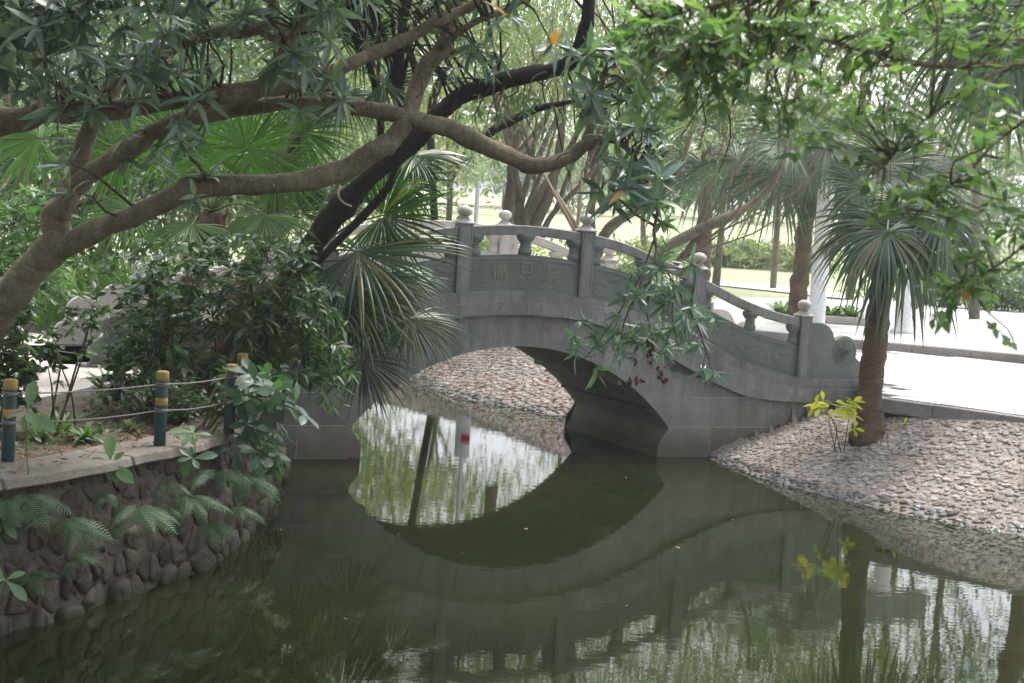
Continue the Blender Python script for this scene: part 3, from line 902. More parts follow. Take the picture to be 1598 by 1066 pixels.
# irregular stones: cells of a jittered grid, clipped against their neighbours
seeds = []
z = -0.12; row = 0
while z < WH + 0.1:
    hgt = 0.235 - 0.05 * (z / WH) * rng.uniform(0.6, 1.3)
    s = rng.uniform(0, 0.2)
    while s < TOT:
        wd = rng.choice([0.12, 0.17, 0.22, 0.28, 0.38]) * rng.uniform(0.85, 1.15)
        seeds.append((s + wd / 2, z + hgt / 2 + rng.uniform(-0.10, 0.10)))
        s += wd
    z += hgt; row += 1
seeds = np.array(seeds)
def to_cell(i):
    c = seeds[i]
    poly = [(c[0] - .5, c[1] - .5), (c[0] + .5, c[1] - .5), (c[0] + .5, c[1] + .5), (c[0] - .5, c[1] + .5)]
    for j in np.argsort(np.linalg.norm(seeds - c, axis=1))[1:14]:
        d = seeds[j] - c; L = np.linalg.norm(d)
        nx_, nz_ = d / L
        poly = clip_half(poly, nx_, nz_, nx_ * c[0] + nz_ * c[1] + L / 2 - 0.004 - 0.010 * rng.random())
        if len(poly) < 3: return []
    poly = clip_half(poly, 0, 1, WH - 0.005); poly = clip_half(poly, 0, -1, 0.25)
    return poly
for i in range(len(seeds)):
    poly = to_cell(i)
    if len(poly) < 3 or abs(area(poly)) < 0.008: continue
    if area(poly) < 0: poly = poly[::-1]
    # round the corners by one chaikin pass
    q = []
    for k in range(len(poly)):
        a, b_ = np.array(poly[k]), np.array(poly[(k + 1) % len(poly)])
        q += [a * .78 + b_ * .22, a * .22 + b_ * .78]
    c = np.mean(q, axis=0)
    low_ = max(0, 1 - c[1] / 0.5)
    dp = rng.uniform(0.014, 0.04) + 0.055 * low_ * rng.uniform(0.3, 1.4)
    tl = rng.normal(size=2) * 0.09
    n_ = len(q)
    V = [wall_pt(p[0] + rng.normal() * .008, p[1] + rng.normal() * .008, -0.03) for p in q]
    ns = rng.normal(size=(3, n_)) * np.array([[.004], [.006], [.012]])
    for ri, (fr_, hh_) in enumerate(((0.97, 0.7), (0.84, 1.0), (0.42, 1.08))):
        V += [wall_pt(*(c + (p - c) * fr_), dp * hh_ + (p - c) @ tl * fr_ + ns[ri, k_]) for k_, p in enumerate(q)]
    V += [wall_pt(*c, dp * 1.08 + rng.normal() * .008)]
    F = []
    for ri in range(3): F += [(ri * n_ + k, ri * n_ + (k + 1) % n_, (ri + 1) * n_ + (k + 1) % n_, (ri + 1) * n_ + k) for k in range(n_)]
    F += [(3 * n_ + k, 3 * n_ + (k + 1) % n_, 4 * n_) for k in range(n_)]
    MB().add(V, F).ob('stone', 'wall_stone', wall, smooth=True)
# coping slabs
s = 0.0
while s < TOT - 0.3:
    L = rng.uniform(1.1, 1.6); e = min(s + L, TOT)
    k = np.linspace(s + 0.004, e - 0.004, 8)
    V = []
    for q in k:
        j = rng.uniform(-0.02, 0.02)
        V += [wall_pt(q, WH - 0.01, 0.125 + j), wall_pt(q, 1.165 + rng.uniform(-.008, .008), 0.105 + j), wall_pt(q, 1.172 + rng.uniform(-.006, .006), -0.42 + j), wall_pt(q, WH - 0.01, -0.42 + j)]
        for w_ in (-4, -1): V[w_][2] = WH - 0.01
    F = []
    for i in range(7):
        p, q = 4 * i, 4 * i + 4
        F += [(p, q, q + 1, p + 1), (p + 1, q + 1, q + 2, p + 2), (p + 2, q + 2, q + 3, p + 3), (p + 3, q + 3, q, p)]
    F += [(0, 1, 2, 3), (31, 30, 29, 28)]
    MB().add(V, F).ob('coping_slab', 'coping', wall, bevel=0.012)
    s = e

# ------------------------------------------------------------------ cobbled banks
def cobble_mesh(k):
    r_ = np.random.default_rng(100 + k)
    n_ = 8
    ang_ = np.sort(np.linspace(0, 2 * PI, n_, endpoint=False) + r_.uniform(-.25, .25, n_))
    rad = r_.uniform(0.62, 1.2, n_)
    V = []
    for sc_, h in ((0.98, -0.4), (1.0, 0.02), (0.76, 0.13)):
        for a, r in zip(ang_, rad): V.append((r * sc_ * math.cos(a), r * sc_ * math.sin(a) * 0.8, h + r_.normal() * 0.05))
    V.append((0, 0, 0.15))
    F = []
    for l in range(2): F += [(l * n_ + i, l * n_ + (i + 1) % n_, (l + 1) * n_ + (i + 1) % n_, (l + 1) * n_ + i) for i in range(n_)]
    F += [(2 * n_ + i, 2 * n_ + (i + 1) % n_, 3 * n_) for i in range(n_)]
    me = mesh('cobblestone', V, F, True)
    return me
COB = [cobble_mesh(k) for k in range(6)]
for c in COB: c.materials.append(MATS['cobble'])
COBW = [c.copy() for c in COB]
for c in COBW: c.materials.clear(); c.materials.append(MATS['cobble_wet'])
def bank_normals(P):
    e = 0.15
    Z0, Z1, Z2 = land_z(P), land_z(P + np.array([e, 0])), land_z(P + np.array([0, e]))
    return Z0, nrm(np.column_stack([-(Z1 - Z0) / e, -(Z2 - Z0) / e, np.ones(len(P))]))
def proj(P):
    d = np.asarray(P) - CAMP
    return CX + F_PX * (d @ _rt) / (d @ _fw), CY - F_PX * (d @ _up) / (d @ _fw), d @ _fw
bank = root('cobbled_bank', (5.5, 20.0, 0.5), 'sloping bank of pale cobblestones between the pond and the pavement', 'bank')
def bank_sheet(x0, x1, y0, y1, cond, step=0.12):
    bx, by = np.arange(x0, x1, step), np.arange(y0, y1, step)
    X, Y = np.meshgrid(bx, by)
    q = np.stack([X.ravel(), Y.ravel()], 1)
    zz_ = land_z(q) + 0.035
    nx_ = len(bx)
    ok = cond(q)
    i_ = (np.arange(len(by) - 1)[:, None] * nx_ + np.arange(nx_ - 1)[None, :]).ravel()
    Fq = np.stack([i_, i_ + 1, i_ + nx_ + 1, i_ + nx_], 1)
    Fq = Fq[ok[Fq].all(1)]
    return mesh('bank_bed', np.column_stack([q, zz_]), Fq, True)
def bco(q):
    r = np.asarray(q) - BO
    return r @ UD, r @ VD
def off_pave(q, m):
    q = np.asarray(q)
    return ((q - K0) @ KN < m) | (((q - K0) @ KD < -0.15) & (bco(q)[1] < 0.05) & (((q - K0) @ KD) + ((q - K0) @ KN) * 0.45 < 0.0))
def cond_r(q):
    u, v = bco(q); d, w = pond_dist(q)
    return (v < 0.4) & (~w) & (d > -0.8) & (q[:, 0] > 2.0) & off_pave(q, 0.15)
ob('bank_bed', bank_sheet(2.6, 9.5, 15.5, 25.5, cond_r), 'bank_bed', bank)
items = []
for ix in range(0, 104):
    for iy in range(0, 155):
        w_ = 0.082
        p = K0 + KD * (-3.6 + ix * w_ * 1.15 + (iy % 2) * w_ * 0.55 + rng.uniform(-.022, .022)) - KN * (iy * w_ * 0.82 - 2.6 + rng.uniform(-.02, .02))
        items.append(p)
items = np.array(items)
d, w = pond_dist(items)
u, v = bco(items)
ok = (d > -0.14) & (~w) & (v < -0.02) & off_pave(items, -0.05) & (items[:, 1] > 16.5) & (items[:, 0] > 2.5)
items = items[ok]; d = d[ok]
good = []
BZ, BN = bank_normals(items)
for p, dd, z, n_ in zip(items, d, BZ, BN):
    X, Y, D = proj((p[0], p[1], z))
    good.append((0 if (X < 1610) else 1, D, p, z, n_, dd))
good.sort(key=lambda k: (k[0], k[1]))
rest, restw = MB(), MB()
keep = {}
seen_ = [g for g in good if g[0] == 0]
pick = set(id(g) for g in seen_[:300])
for g in good:
    _, D, p, z, n_, dd = g
    wet = dd < 0.10 + rng.uniform(-.04, .06)
    sz = rng.choice([0.034, 0.044, 0.054, 0.066]) * rng.uniform(.85, 1.15)
    zax = Vector(nrm(n_ + rng.normal(size=3) * 0.16)); xax = Vector((KD[0], KD[1], 0)) + Vector(rng.normal(size=3) * 0.35)
    yax = zax.cross(xax).normalized(); xax = yax.cross(zax)
    M = Matrix(((xax.x * sz, yax.x * sz, zax.x * sz, p[0]), (xax.y * sz, yax.y * sz, zax.y * sz, p[1]), (xax.z * sz, yax.z * sz, zax.z * sz, z + 0.038 + rng.uniform(-.010, .010)), (0, 0, 0, 1)))
    k = int(rng.integers(6))
    if id(g) in pick:
        o = ob('cobblestone', (COBW if wet else COB)[k], None, bank); o.matrix_basis = M
    else:
        (restw if wet else rest).add([M @ v_.co for v_ in COB[k].vertices], [tuple(f.vertices) for f in COB[k].polygons])
rest.ob('far_cobblestones', 'cobble', bank, smooth=True, kind='stuff')
if restw.v: restw.ob('wet_cobblestones', 'cobble_wet', bank, smooth=True, kind='stuff')
# bank behind the bridge, seen through the arch
bank2 = root('far_cobbled_bank', (0.5, 29.5, 0.5), 'cobbled bank littered with dry leaves seen through the arch', 'bank')
def cond_b(q):
    u, v = bco(q); d, w = pond_dist(q)
    return (v > 2.6) & (~w) & (d > -0.8) & (d < 3.2) & (u > 0.4) & (v < 17)
ob('bank_bed', bank_sheet(-5.5, 5.5, 23, 40, cond_b, 0.15), 'bank_bed', bank2)
rest, restw = MB(), MB()
pts = np.array([[-4.5 + ix * 0.125 + (iy % 2) * 0.06, 25.5 + iy * 0.105] for ix in range(80) for iy in range(150)]) + rng.uniform(-.03, .03, (12000, 2))
dd, ww = pond_dist(pts); u, v = bco(pts)
ok = (dd > -0.1) & (dd < 2.6) & (v > 3.0) & (u > 1.2) & (~ww)
pts, dd = pts[ok], dd[ok]
BZ, BN = bank_normals(pts)
for p, d1, z, n_ in zip(pts, dd, BZ, BN):
    X, Y, D = proj((p[0], p[1], z))
    if not (600 < X < 920): continue
    sz = rng.uniform(0.055, 0.085)
    zax = Vector(nrm(n_ + rng.normal(size=3) * 0.14)); xax = Vector((1, -0.6, 0)) + Vector(rng.normal(size=3) * 0.3)
    yax = zax.cross(xax).normalized(); xax = yax.cross(zax)
    M = Matrix(((xax.x * sz, yax.x * sz, zax.x * sz, p[0]), (xax.y * sz, yax.y * sz, zax.y * sz, p[1]), (xax.z * sz, yax.z * sz, zax.z * sz, z + 0.038), (0, 0, 0, 1)))
    k = int(rng.integers(6))
    (restw if d1 < 0.12 else rest).add([M @ v_.co for v_ in COB[k].vertices], [tuple(f.vertices) for f in COB[k].polygons])
if rest.v: rest.ob('cobblestones', 'cobble', bank2, smooth=True, kind='stuff')
if restw.v: restw.ob('wet_cobblestones', 'cobble_wet', bank2, smooth=True, kind='stuff')

# ------------------------------------------------------------------ leaves
def leaf_template(wid, n=4, fold=0.25, droop=0.15, shape='lance'):
    V, F = [], []
    for i in range(n + 1):
        tt = i / n
        if shape == 'lance': w_ = wid * max(0.04, math.sin(PI * min(1, tt ** 0.85 * 0.97 + 0.02)) ** 0.9)
        elif shape == 'obov': w_ = wid * max(0.05, math.sin(PI * tt ** 1.6) ** 0.85)
        else: w_ = wid * max(0.05, math.sin(PI * tt ** 0.72) ** 0.8)
        z_ = -droop * tt * tt
        V += [(-w_, tt, z_ + fold * w_), (0, tt, z_), (w_, tt, z_ + fold * w_)]
    for i in range(n):
        a = 3 * i
        F += [(a, a + 1, a + 4, a + 3), (a + 1, a + 2, a + 5, a + 4)]
    return np.array(V), np.array(F)
T_LANCE = leaf_template(0.112, 4, 0.3, 0.22)
T_LANCES = [T_LANCE, leaf_template(0.095, 4, 0.45, 0.42), leaf_template(0.135, 4, 0.15, 0.05), leaf_template(0.08, 4, 0.2, -0.12)]
T_LANCE_S = leaf_template(0.13, 3, 0.25, 0.2)
T_OVATE = leaf_template(0.24, 4, 0.2, 0.14, 'ovate')
T_OVATES = [T_OVATE, leaf_template(0.2, 4, 0.4, 0.3, 'ovate'), leaf_template(0.28, 4, 0.1, 0.0, 'ovate'), leaf_template(0.22, 4, 0.3, -0.15, 'ovate')]
T_OVATE_S = leaf_template(0.26, 2, 0.2, 0.14, 'ovate')
T_BROAD = leaf_template(0.21, 5, 0.22, 0.2, 'obov')
T_NARROW = leaf_template(0.07, 2, 0.2, 0.25)
T_FAR = leaf_template(0.22, 2, 0.1, 0.1, 'ovate')
def leaf_cloud(tpl, P, D, N, L):
    V0, F0 = tpl
    P, D, N = np.asarray(P), nrm(D), np.asarray(N)
    L = np.asarray(L)[:, None, None]
    N = nrm(N - D * np.sum(N * D, 1, keepdims=True)); X = np.cross(D, N)
    V = P[:, None, :] + L * (V0[None, :, 0:1] * X[:, None, :] + V0[None, :, 1:2] * D[:, None, :] + V0[None, :, 2:3] * N[:, None, :])
    F = (F0[None] + (np.arange(len(P)) * len(V0))[:, None, None]).reshape(-1, F0.shape[1])
    return V.reshape(-1, 3), F
LEAFM = {}
def leaf_objs(name, tpl, mat, parent, P, D, N, L):
    key = (id(tpl), mat)
    if key not in LEAFM:
        me = mesh('leaf', tpl[0], tpl[1], True); me.materials.append(MATS[mat]); LEAFM[key] = me
    D = nrm(D); N = nrm(N - D * np.sum(N * D, 1, keepdims=True)); X = np.cross(D, N)
    for p, d_, n_, x_, l in zip(P, D, N, X, L):
        o = ob(name, LEAFM[key], None, parent)
        o.matrix_basis = Matrix(((x_[0] * l, d_[0] * l, n_[0] * l, p[0]), (x_[1] * l, d_[1] * l, n_[1] * l, p[1]), (x_[2] * l, d_[2] * l, n_[2] * l, p[2]), (0, 0, 0, 1)))
def put_leaves(parent, tpl, mat, P, D, N, L, n_single=300, mass='foliage', odd=None, odd_frac=0.0):
    if isinstance(tpl, list):
        P, D, N, L = map(np.asarray, (P, D, N, L))
        k = rng.integers(0, len(tpl), len(P))
        vs = []
        Z = np.array([proj(p) for p in P])
        sc = np.where((Z[:, 0] > -20) & (Z[:, 0] < 1618) & (Z[:, 1] > -20) & (Z[:, 1] < 1086) & (Z[:, 2] > .5), L / np.maximum(Z[:, 2], .5), -1)
        best = set(np.argsort(-sc)[:n_single].tolist())
        for j, tp in enumerate(tpl):
            sel = np.where(k == j)[0]
            n_j = sum(1 for q_ in sel if q_ in best)
            put_leaves(parent, tp, mat, P[sel], D[sel], N[sel], L[sel], n_j, None if vs is None else vs, odd, odd_frac)
        V = np.vstack([a for a, _ in vs]); o_ = 0; Fs = []
        for a, f_ in vs:
            Fs.append(f_ + o_); o_ += len(a)
        ob(mass, mesh(mass, V, np.vstack(Fs), True), mat, parent, kind='stuff')
        return
    """the n_single leaves that show largest in the photograph become leaf objects, the others one mass"""
    P, D, N, L = map(np.asarray, (P, D, N, L))
    if len(P) == 0: return
    X, Y, Z = np.array([proj(p) for p in P]).T
    score = np.where((X > -20) & (X < 1618) & (Y > -20) & (Y < 1086) & (Z > 0.5), L / np.maximum(Z, 0.5), -1 + L * 0)
    order = np.argsort(-score)
    a = order[:n_single]; a = a[score[a] > 0]
    rest_ = np.setdiff1d(np.arange(len(P)), a)
    if len(a):
        k = int(len(a) * odd_frac) if odd else 0
        rng.shuffle(a)
        if k: leaf_objs('leaf', tpl, odd, parent, P[a[:k]], D[a[:k]], N[a[:k]], L[a[:k]])
        leaf_objs('leaf', tpl, mat, parent, P[a[k:]], D[a[k:]], N[a[k:]], L[a[k:]])
    if len(rest_):
        V, F = leaf_cloud(tpl, P[rest_], D[rest_], N[rest_], L[rest_])
        if isinstance(mass, list):
            mass.append((V, F)); return
        ob(mass, mesh(mass, V, F, True), mat, parent, kind='stuff')
def rand_dirs(n): return nrm(rng.normal(size=(n, 3)))
def rosette(p, ax, n, L, spread=(0.7, 1.5), sag=0.25):
    """n leaves round a twig tip"""
    ax = nrm(ax)
    a = np.array([0, 0, 1.0]) if abs(ax[2]) < 0.9 else np.array([1.0, 0, 0])
    x = nrm(np.cross(ax, a)); y = np.cross(ax, x)
    P, D, N, LL = [], [], [], []
    for k in range(n):
        ph = k * 2.4 + rng.uniform(-.3, .3); sp = rng.uniform(*spread)
        r = x * math.cos(ph) + y * math.sin(ph)
        d_ = nrm(ax * math.cos(sp) + r * math.sin(sp) + np.array([0, 0, -sag * rng.uniform(0.3, 1.6)]))
        P.append(p - ax * 0.05 * L * k / n * 3); D.append(nrm(d_ + rng.normal(size=3) * 0.2))
        N.append(nrm(ax * 0.8 - r * 0.3 + np.array([0, 0, 0.5]) + rng.normal(size=3) * 0.15)); LL.append(L * rng.uniform(0.45, 1.15))
    return P, D, N, LL

def limb_px(pts):
    """pts: (x, y, depth, thickness in photo px) -> world points and radii"""
    W, R = [], []
    for x, y, Y, th in pts:
        W.append(px(x, y, Y)); R.append(th * Y / F_PX / 2 * 0.9)
    return np.column_stack([W, R])
def limb_obj(name, pts, mat, parent, n=None, seg=12, lump=0.04, world=False):
    q = np.asarray(pts, float) if world else limb_px(pts)
    n = n or max(10, len(q) * 7)
    S = spline(q, n)
    S[:, 3] = np.maximum(S[:, 3], 0.002)
    # gentle wobble and knots
    for j in range(3):
        S[1:-1, j] += np.convolve(rng.normal(size=n), np.ones(5) / 5, 'same')[1:-1] * S[1:-1, 3] * 0.16
    S[:, 3] *= 1 + 0.05 * np.convolve(rng.normal(size=n), np.ones(3) / 3, 'same')
    if S[0, 3] > 0.05:
        for _ in range(max(1, n // 16)):
            c_ = rng.uniform(0, n); S[:, 3] *= 1 + rng.uniform(0.06, 0.22) * np.exp(-((np.arange(n) - c_) / rng.uniform(0.8, 2.2)) ** 2)
    V, F = tube_geo(S[:, :3], S[:, 3], seg, lump, int(rng.integers(1e6)))
    mb = MB().add(V, F.tolist())
    mb.f.append(tuple(len(V) - seg + k for k in range(seg)))
    o = mb.ob(name, mat, parent, smooth=True)
    return S
def twig_net(targets, sources, r0, r1, sag=0.08):
    """thin branches from the nearest point of sources to each target"""
    mb = MB()
    src = np.asarray(sources)[:, :3]
    for tg in targets:
        k = np.argmin(np.linalg.norm(src - tg, axis=1) + rng.uniform(0, 0.25, len(src)))
        a = src[k]; L = np.linalg.norm(tg - a)
        if L < 0.03: continue
        mid1 = a * .65 + tg * .35 + rng.normal(size=3) * L * 0.07 + np.array([0, 0, L * sag]); mid2 = a * .3 + tg * .7 + rng.normal(size=3) * L * 0.06 + np.array([0, 0, L * sag * .8])
        S = spline([a, mid1, mid2, tg], 7)
        V, F = tube_geo(S, np.linspace(r0 * min(1, 0.4 + L * .6), r1, 7), 5)
        mb.add(V, F.tolist())
    return mb
def region_points(regs):
    """regs: (x0,y0,x1,y1,depth0,depth1,count) -> world points"""
    out = []
    for x0, y0, x1, y1, d0, d1, n in regs:
        for _ in range(n): out.append(px(rng.uniform(x0, x1), rng.uniform(y0, y1), rng.uniform(d0, d1)))
    return np.array(out)

# ------------------------------------------------------------------ the two brown trees over the left bank
def gbase(x, y):
    return float(land_z(np.array([[x, y]]))[0])
def cam_vec(a, b_, c): return nrm(_rt * a + _up * b_ - _fw * c)
def make_rosettes(targets, srcs, L, n_leaf, spread=(0.7, 1.5), sag=0.25, updir=0.5):
    src = np.asarray(srcs)[:, :3]
    P, D, N, LL = [], [], [], []
    for tg in targets:
        a = src[np.argmin(np.linalg.norm(src - tg, axis=1))]
        ax = nrm(nrm(tg - a) * 0.7 + np.array([0, 0, updir]) + rng.normal(size=3) * 0.35)
        q = rosette(tg, ax, int(rng.integers(*n_leaf)), L * rng.uniform(0.8, 1.15), spread, sag)
        P += q[0]; D += q[1]; N += q[2]; LL += q[3]
    return P, D, N, LL
def clustered(pts, k, spread):
    """k points round each of pts"""
    out = []
    for p in pts:
        for _ in range(k): out.append(p + rng.normal(size=3) * spread)
    return np.array(out)

b0 = px(-95, 655, 13.6); b0[2] = gbase(b0[0], b0[1]) - 0.15
tree_a = root('leaning_tree', b0, 'brown barked leaning tree whose bare limbs arch from the left bank over the pond', 'tree')
SA = []
trunk = [(*b0, 0.24)] + [tuple(r) for r in limb_px([(-45, 540, 13.6, 74), (0, 480, 13.5, 66), (48, 424, 13.4, 60), (86, 380, 13.3, 52), (90, 335, 13.3, 46), (108, 298, 13.3, 40)])]
SA.append(limb_obj('trunk', trunk, 'bark_brown', tree_a, 60, 16, 0.05, world=True))
SA.append(limb_obj('limb', [(84, 392, 13.3, 40), (125, 372, 13.2, 40), (165, 355, 13.1, 38), (210, 337, 13.0, 37), (270, 308, 12.9, 36), (338, 291, 12.8, 35), (406, 287, 12.8, 36), (473, 281, 12.8, 35), (540, 264, 12.8, 36), (584, 237, 12.8, 35), (612, 218, 12.9, 35), (632, 189, 12.9, 31), (649, 142, 13.0, 29), (666, 105, 13.0, 29), (689, 72, 13.1, 27), (701, 34, 13.2, 24), (712, -30, 13.3, 22), (735, -120, 13.4, 17), (760, -220, 13.4, 9)], 'bark_brown', tree_a, 130, 14, 0.05))
SA.append(limb_obj('limb', [(104, 305, 13.3, 36), (145, 265, 13.3, 34), (210, 230, 13.2, 33), (243, 204, 13.2, 31), (287, 184, 13.1, 29), (338, 176, 13.0, 27), (406, 167, 12.9, 25), (439, 160, 12.9, 24), (500, 162, 12.9, 27), (551, 166, 12.9, 28), (601, 174, 12.9, 29), (652, 189, 12.9, 30), (703, 203, 12.9, 30), (753, 226, 13.0, 30), (787, 241, 13.0, 31), (821, 257, 13.0, 29), (855, 257, 13.0, 27), (889, 243, 13.1, 25), (915, 226, 13.1, 22), (950, 216, 13.1, 16), (985, 238, 13.0, 11), (1008, 285, 12.9, 8), (1027, 318, 12.9, 7), (1021, 361, 12.9, 6), (1024, 392, 12.9, 5), (1014, 440, 12.8, 4)], 'bark_brown', tree_a, 170, 14, 0.05))
SA.append(limb_obj('limb', [(96, 320, 13.3, 34), (135, 215, 13.4, 31), (165, 152, 13.4, 29), (203, 111, 13.4, 28), (280, 66, 13.4, 27), (338, 51, 13.3, 26), (400, 47, 13.3, 24), (424, 30, 13.3, 20), (424, -20, 13.3, 18), (410, -110, 13.3, 12), (430, -200, 13.2, 6)], 'bark_brown', tree_a, 80, 12, 0.05))
SA.append(limb_obj('limb', [(405, 47, 13.3, 19), (440, 62, 13.2, 16), (462, 30, 13.2, 13), (480, -25, 13.2, 10), (505, -100, 13.2, 6)], 'bark_brown', tree_a, 30, 10))
SA.append(limb_obj('limb', [(690, 72, 13.0, 15), (740, 35, 12.9, 12), (800, 10, 12.9, 10), (860, -40, 12.9, 7), (930, -90, 12.9, 5)], 'bark_brown', tree_a, 30, 8))
SA.append(limb_obj('limb', [(912, 226, 13.1, 16), (930, 170, 13.1, 13), (945, 110, 13.0, 10), (975, 60, 13.0, 7), (1000, 0, 12.9, 5)], 'bark_brown', tree_a, 30, 8))
SRC_A = np.vstack(SA)
tg1 = region_points([(60, 200, 330, 335, 12.3, 13.2, 11), (330, -40, 560, 60, 12.4, 13.6, 12), (560, -60, 900, 30, 12.4, 13.6, 16),
                     (905, 40, 1035, 200, 12.3, 13.6, 34), (935, 190, 1040, 320, 12.3, 13.4, 26), (380, 60, 560, 190, 12.2, 12.8, 7), (700, 20, 900, 90, 12.6, 13.4, 8),
                     (300, -380, 1000, -60, 11.5, 15, 140)])
mbt = twig_net(tg1, SRC_A, 0.018, 0.005)
P, D, N, LL = make_rosettes(tg1, SRC_A, 0.25, (8, 14), (0.4, 1.7), 0.35)
# drooping spray in front of the bridge
tgh = region_points([(985, 410, 1060, 470, 12.5, 13.1, 16), (890, 500, 1000, 575, 12.6, 13.0, 10), (990, 460, 1115, 560, 12.5, 13.1, 24), (940, 460, 1000, 540, 12.6, 13.0, 9), (1060, 400, 1095, 420, 12.7, 13, 2), (1085, 560, 1125, 590, 12.7, 13, 2), (915, 575, 945, 590, 12.7, 13, 1), (1020, 300, 1065, 400, 12.7, 13.1, 5)])
SPR = [SA[2][-26:]]
for bl in ([(1022, 370, 12.9, 4), (1000, 430, 12.85, 3.5), (965, 490, 12.8, 3), (925, 545, 12.8, 2), (905, 565, 12.8, 1.5)], [(1024, 392, 12.9, 4), (1050, 440, 12.8, 3.5), (1085, 500, 12.75, 3), (1105, 560, 12.7, 2)],
           [(1014, 440, 12.8, 4), (1010, 490, 12.8, 3), (1020, 540, 12.75, 2), (1015, 575, 12.75, 1.5)], [(1020, 410, 12.9, 3.5), (1060, 420, 12.8, 3), (1090, 410, 12.8, 2)], [(1005, 430, 12.85, 3), (975, 500, 12.7, 2.5), (965, 560, 12.7, 1.5)], [(1050, 440, 12.8, 3), (1050, 500, 12.7, 2.5), (1060, 550, 12.7, 1.5)]):
    SPR.append(limb_obj('branchlet', bl, 'twig', tree_a, 16, 6))
SPR = np.vstack(SPR)
tw2 = twig_net(tgh, SPR, 0.005, 0.0025, -0.02)
q = make_rosettes(tgh, SPR, 0.16, (7, 12), (0.5, 1.6), 0.35, -0.2)
P += q[0]; D += q[1]; N += q[2]; LL += q[3]
mbt.add(tw2.v, tw2.f)
tb = twig_net(region_points([(880, 60, 1120, 360, 12.4, 13.4, 60), (560, 0, 760, 160, 12.4, 13.2, 40), (300, 0, 560, 160, 12.4, 13.2, 20)]), SRC_A, 0.007, 0.0018, 0.05)
mbt.add(tb.v, tb.f)
mbt.ob('twigs', 'twig', tree_a, smooth=True, kind='stuff')
put_leaves(tree_a, T_LANCES, 'leaf_blue', P, D, N, LL, 300, odd='leaf_yellow', odd_frac=0.03)
# brown withered seed clusters hanging in the spray
for x, y in ((985, 590), (998, 592), (1016, 540), (1017, 556), (1030, 575), (1034, 590), (992, 556), (1012, 528), (1026, 586), (1010, 545)):
    p = px(x, y, 12.75); sdm = MB()
    for _ in range(5):
        c = p + rng.normal(size=3) * 0.018
        V0, F0 = T_OVATE_S
        V, F = leaf_cloud(T_OVATE_S, [c], [nrm(np.array([0, 0, -1]) + rng.normal(size=3) * .5)], [rng.normal(size=3)], [rng.uniform(0.05, 0.08)])
        sdm.add(V, F.tolist())
    sdm.ob('withered_seed_cluster', 'seed_brown', tree_a)

b1 = px(-330, 660, 13.2); b1[2] = gbase(b1[0], b1[1]) - 0.1
tree_b = root('broadleaf_tree', b1, 'tree reaching in from the left edge with blue green rosettes of long leaves', 'tree')
SB = [limb_obj('trunk', [(*b1, 0.26)] + [tuple(r) for r in limb_px([(-300, 540, 13.1, 70), (-230, 420, 13.0, 66), (-150, 290, 12.9, 60), (-70, 212, 12.8, 52), (0, 191, 12.7, 46), (60, 180, 12.6, 42), (101, 173, 12.5, 39), (165, 170, 12.5, 36), (225, 165, 12.5, 34), (304, 152, 12.5, 30), (360, 146, 12.5, 32), (412, 136, 12.5, 33)])], 'bark_brown', tree_b, 110, 16, 0.05, world=True)]
SB.append(limb_obj('limb', [(405, 140, 12.5, 28), (424, 115, 12.5, 24), (440, 88, 12.4, 21), (470, 44, 12.4, 19), (507, 0, 12.4, 17), (540, -60, 12.3, 12), (560, -140, 12.3, 6)], 'bark_brown', tree_b, 40, 12))
SB.append(limb_obj('limb', [(405, 138, 12.5, 30), (466, 132, 12.6, 27), (500, 119, 12.6, 25), (568, 91, 12.7, 23), (635, 61, 12.8, 21), (676, 37, 12.8, 19), (716, 18, 12.9, 17), (757, -5, 12.9, 14), (820, -60, 12.9, 9), (880, -120, 12.9, 5)], 'bark_brown', tree_b, 60, 12))
SB.append(limb_obj('limb', [(-70, 214, 12.8, 34), (-20, 120, 12.6, 28), (60, 40, 12.4, 22), (140, -40, 12.2, 15), (230, -120, 12.0, 8)], 'bark_brown', tree_b, 30, 10))
SB.append(limb_obj('limb', [(-160, 300, 12.9, 34), (-200, 120, 12.4, 28), (-140, -60, 12.0, 18), (-60, -200, 11.8, 8)], 'bark_brown', tree_b, 30, 10))
SRC_B = np.vstack(SB)
tg = region_points([(-20, -20, 330, 70, 11.4, 12.6, 58), (0, 60, 300, 150, 11.5, 12.5, 30), (60, 100, 330, 200, 11.4, 12.2, 12), (300, -20, 560, 30, 11.6, 12.4, 12), (420, 60, 520, 140, 11.9, 12.4, 6),
                    (-250, -380, 480, -20, 10.5, 14.5, 190), (400, -340, 700, -40, 11, 14, 60), (-300, -100, -10, 150, 11, 13.5, 24)])
twig_net(tg, SRC_B, 0.018, 0.005).ob('twigs', 'twig', tree_b, smooth=True, kind='stuff')
P, D, N, LL = make_rosettes(tg, SRC_B, 0.255, (8, 14), (0.4, 1.75), 0.38)
put_leaves(tree_b, T_LANCES, 'leaf_blue', P, D, N, LL, 300, odd='leaf_yellow', odd_frac=0.015)

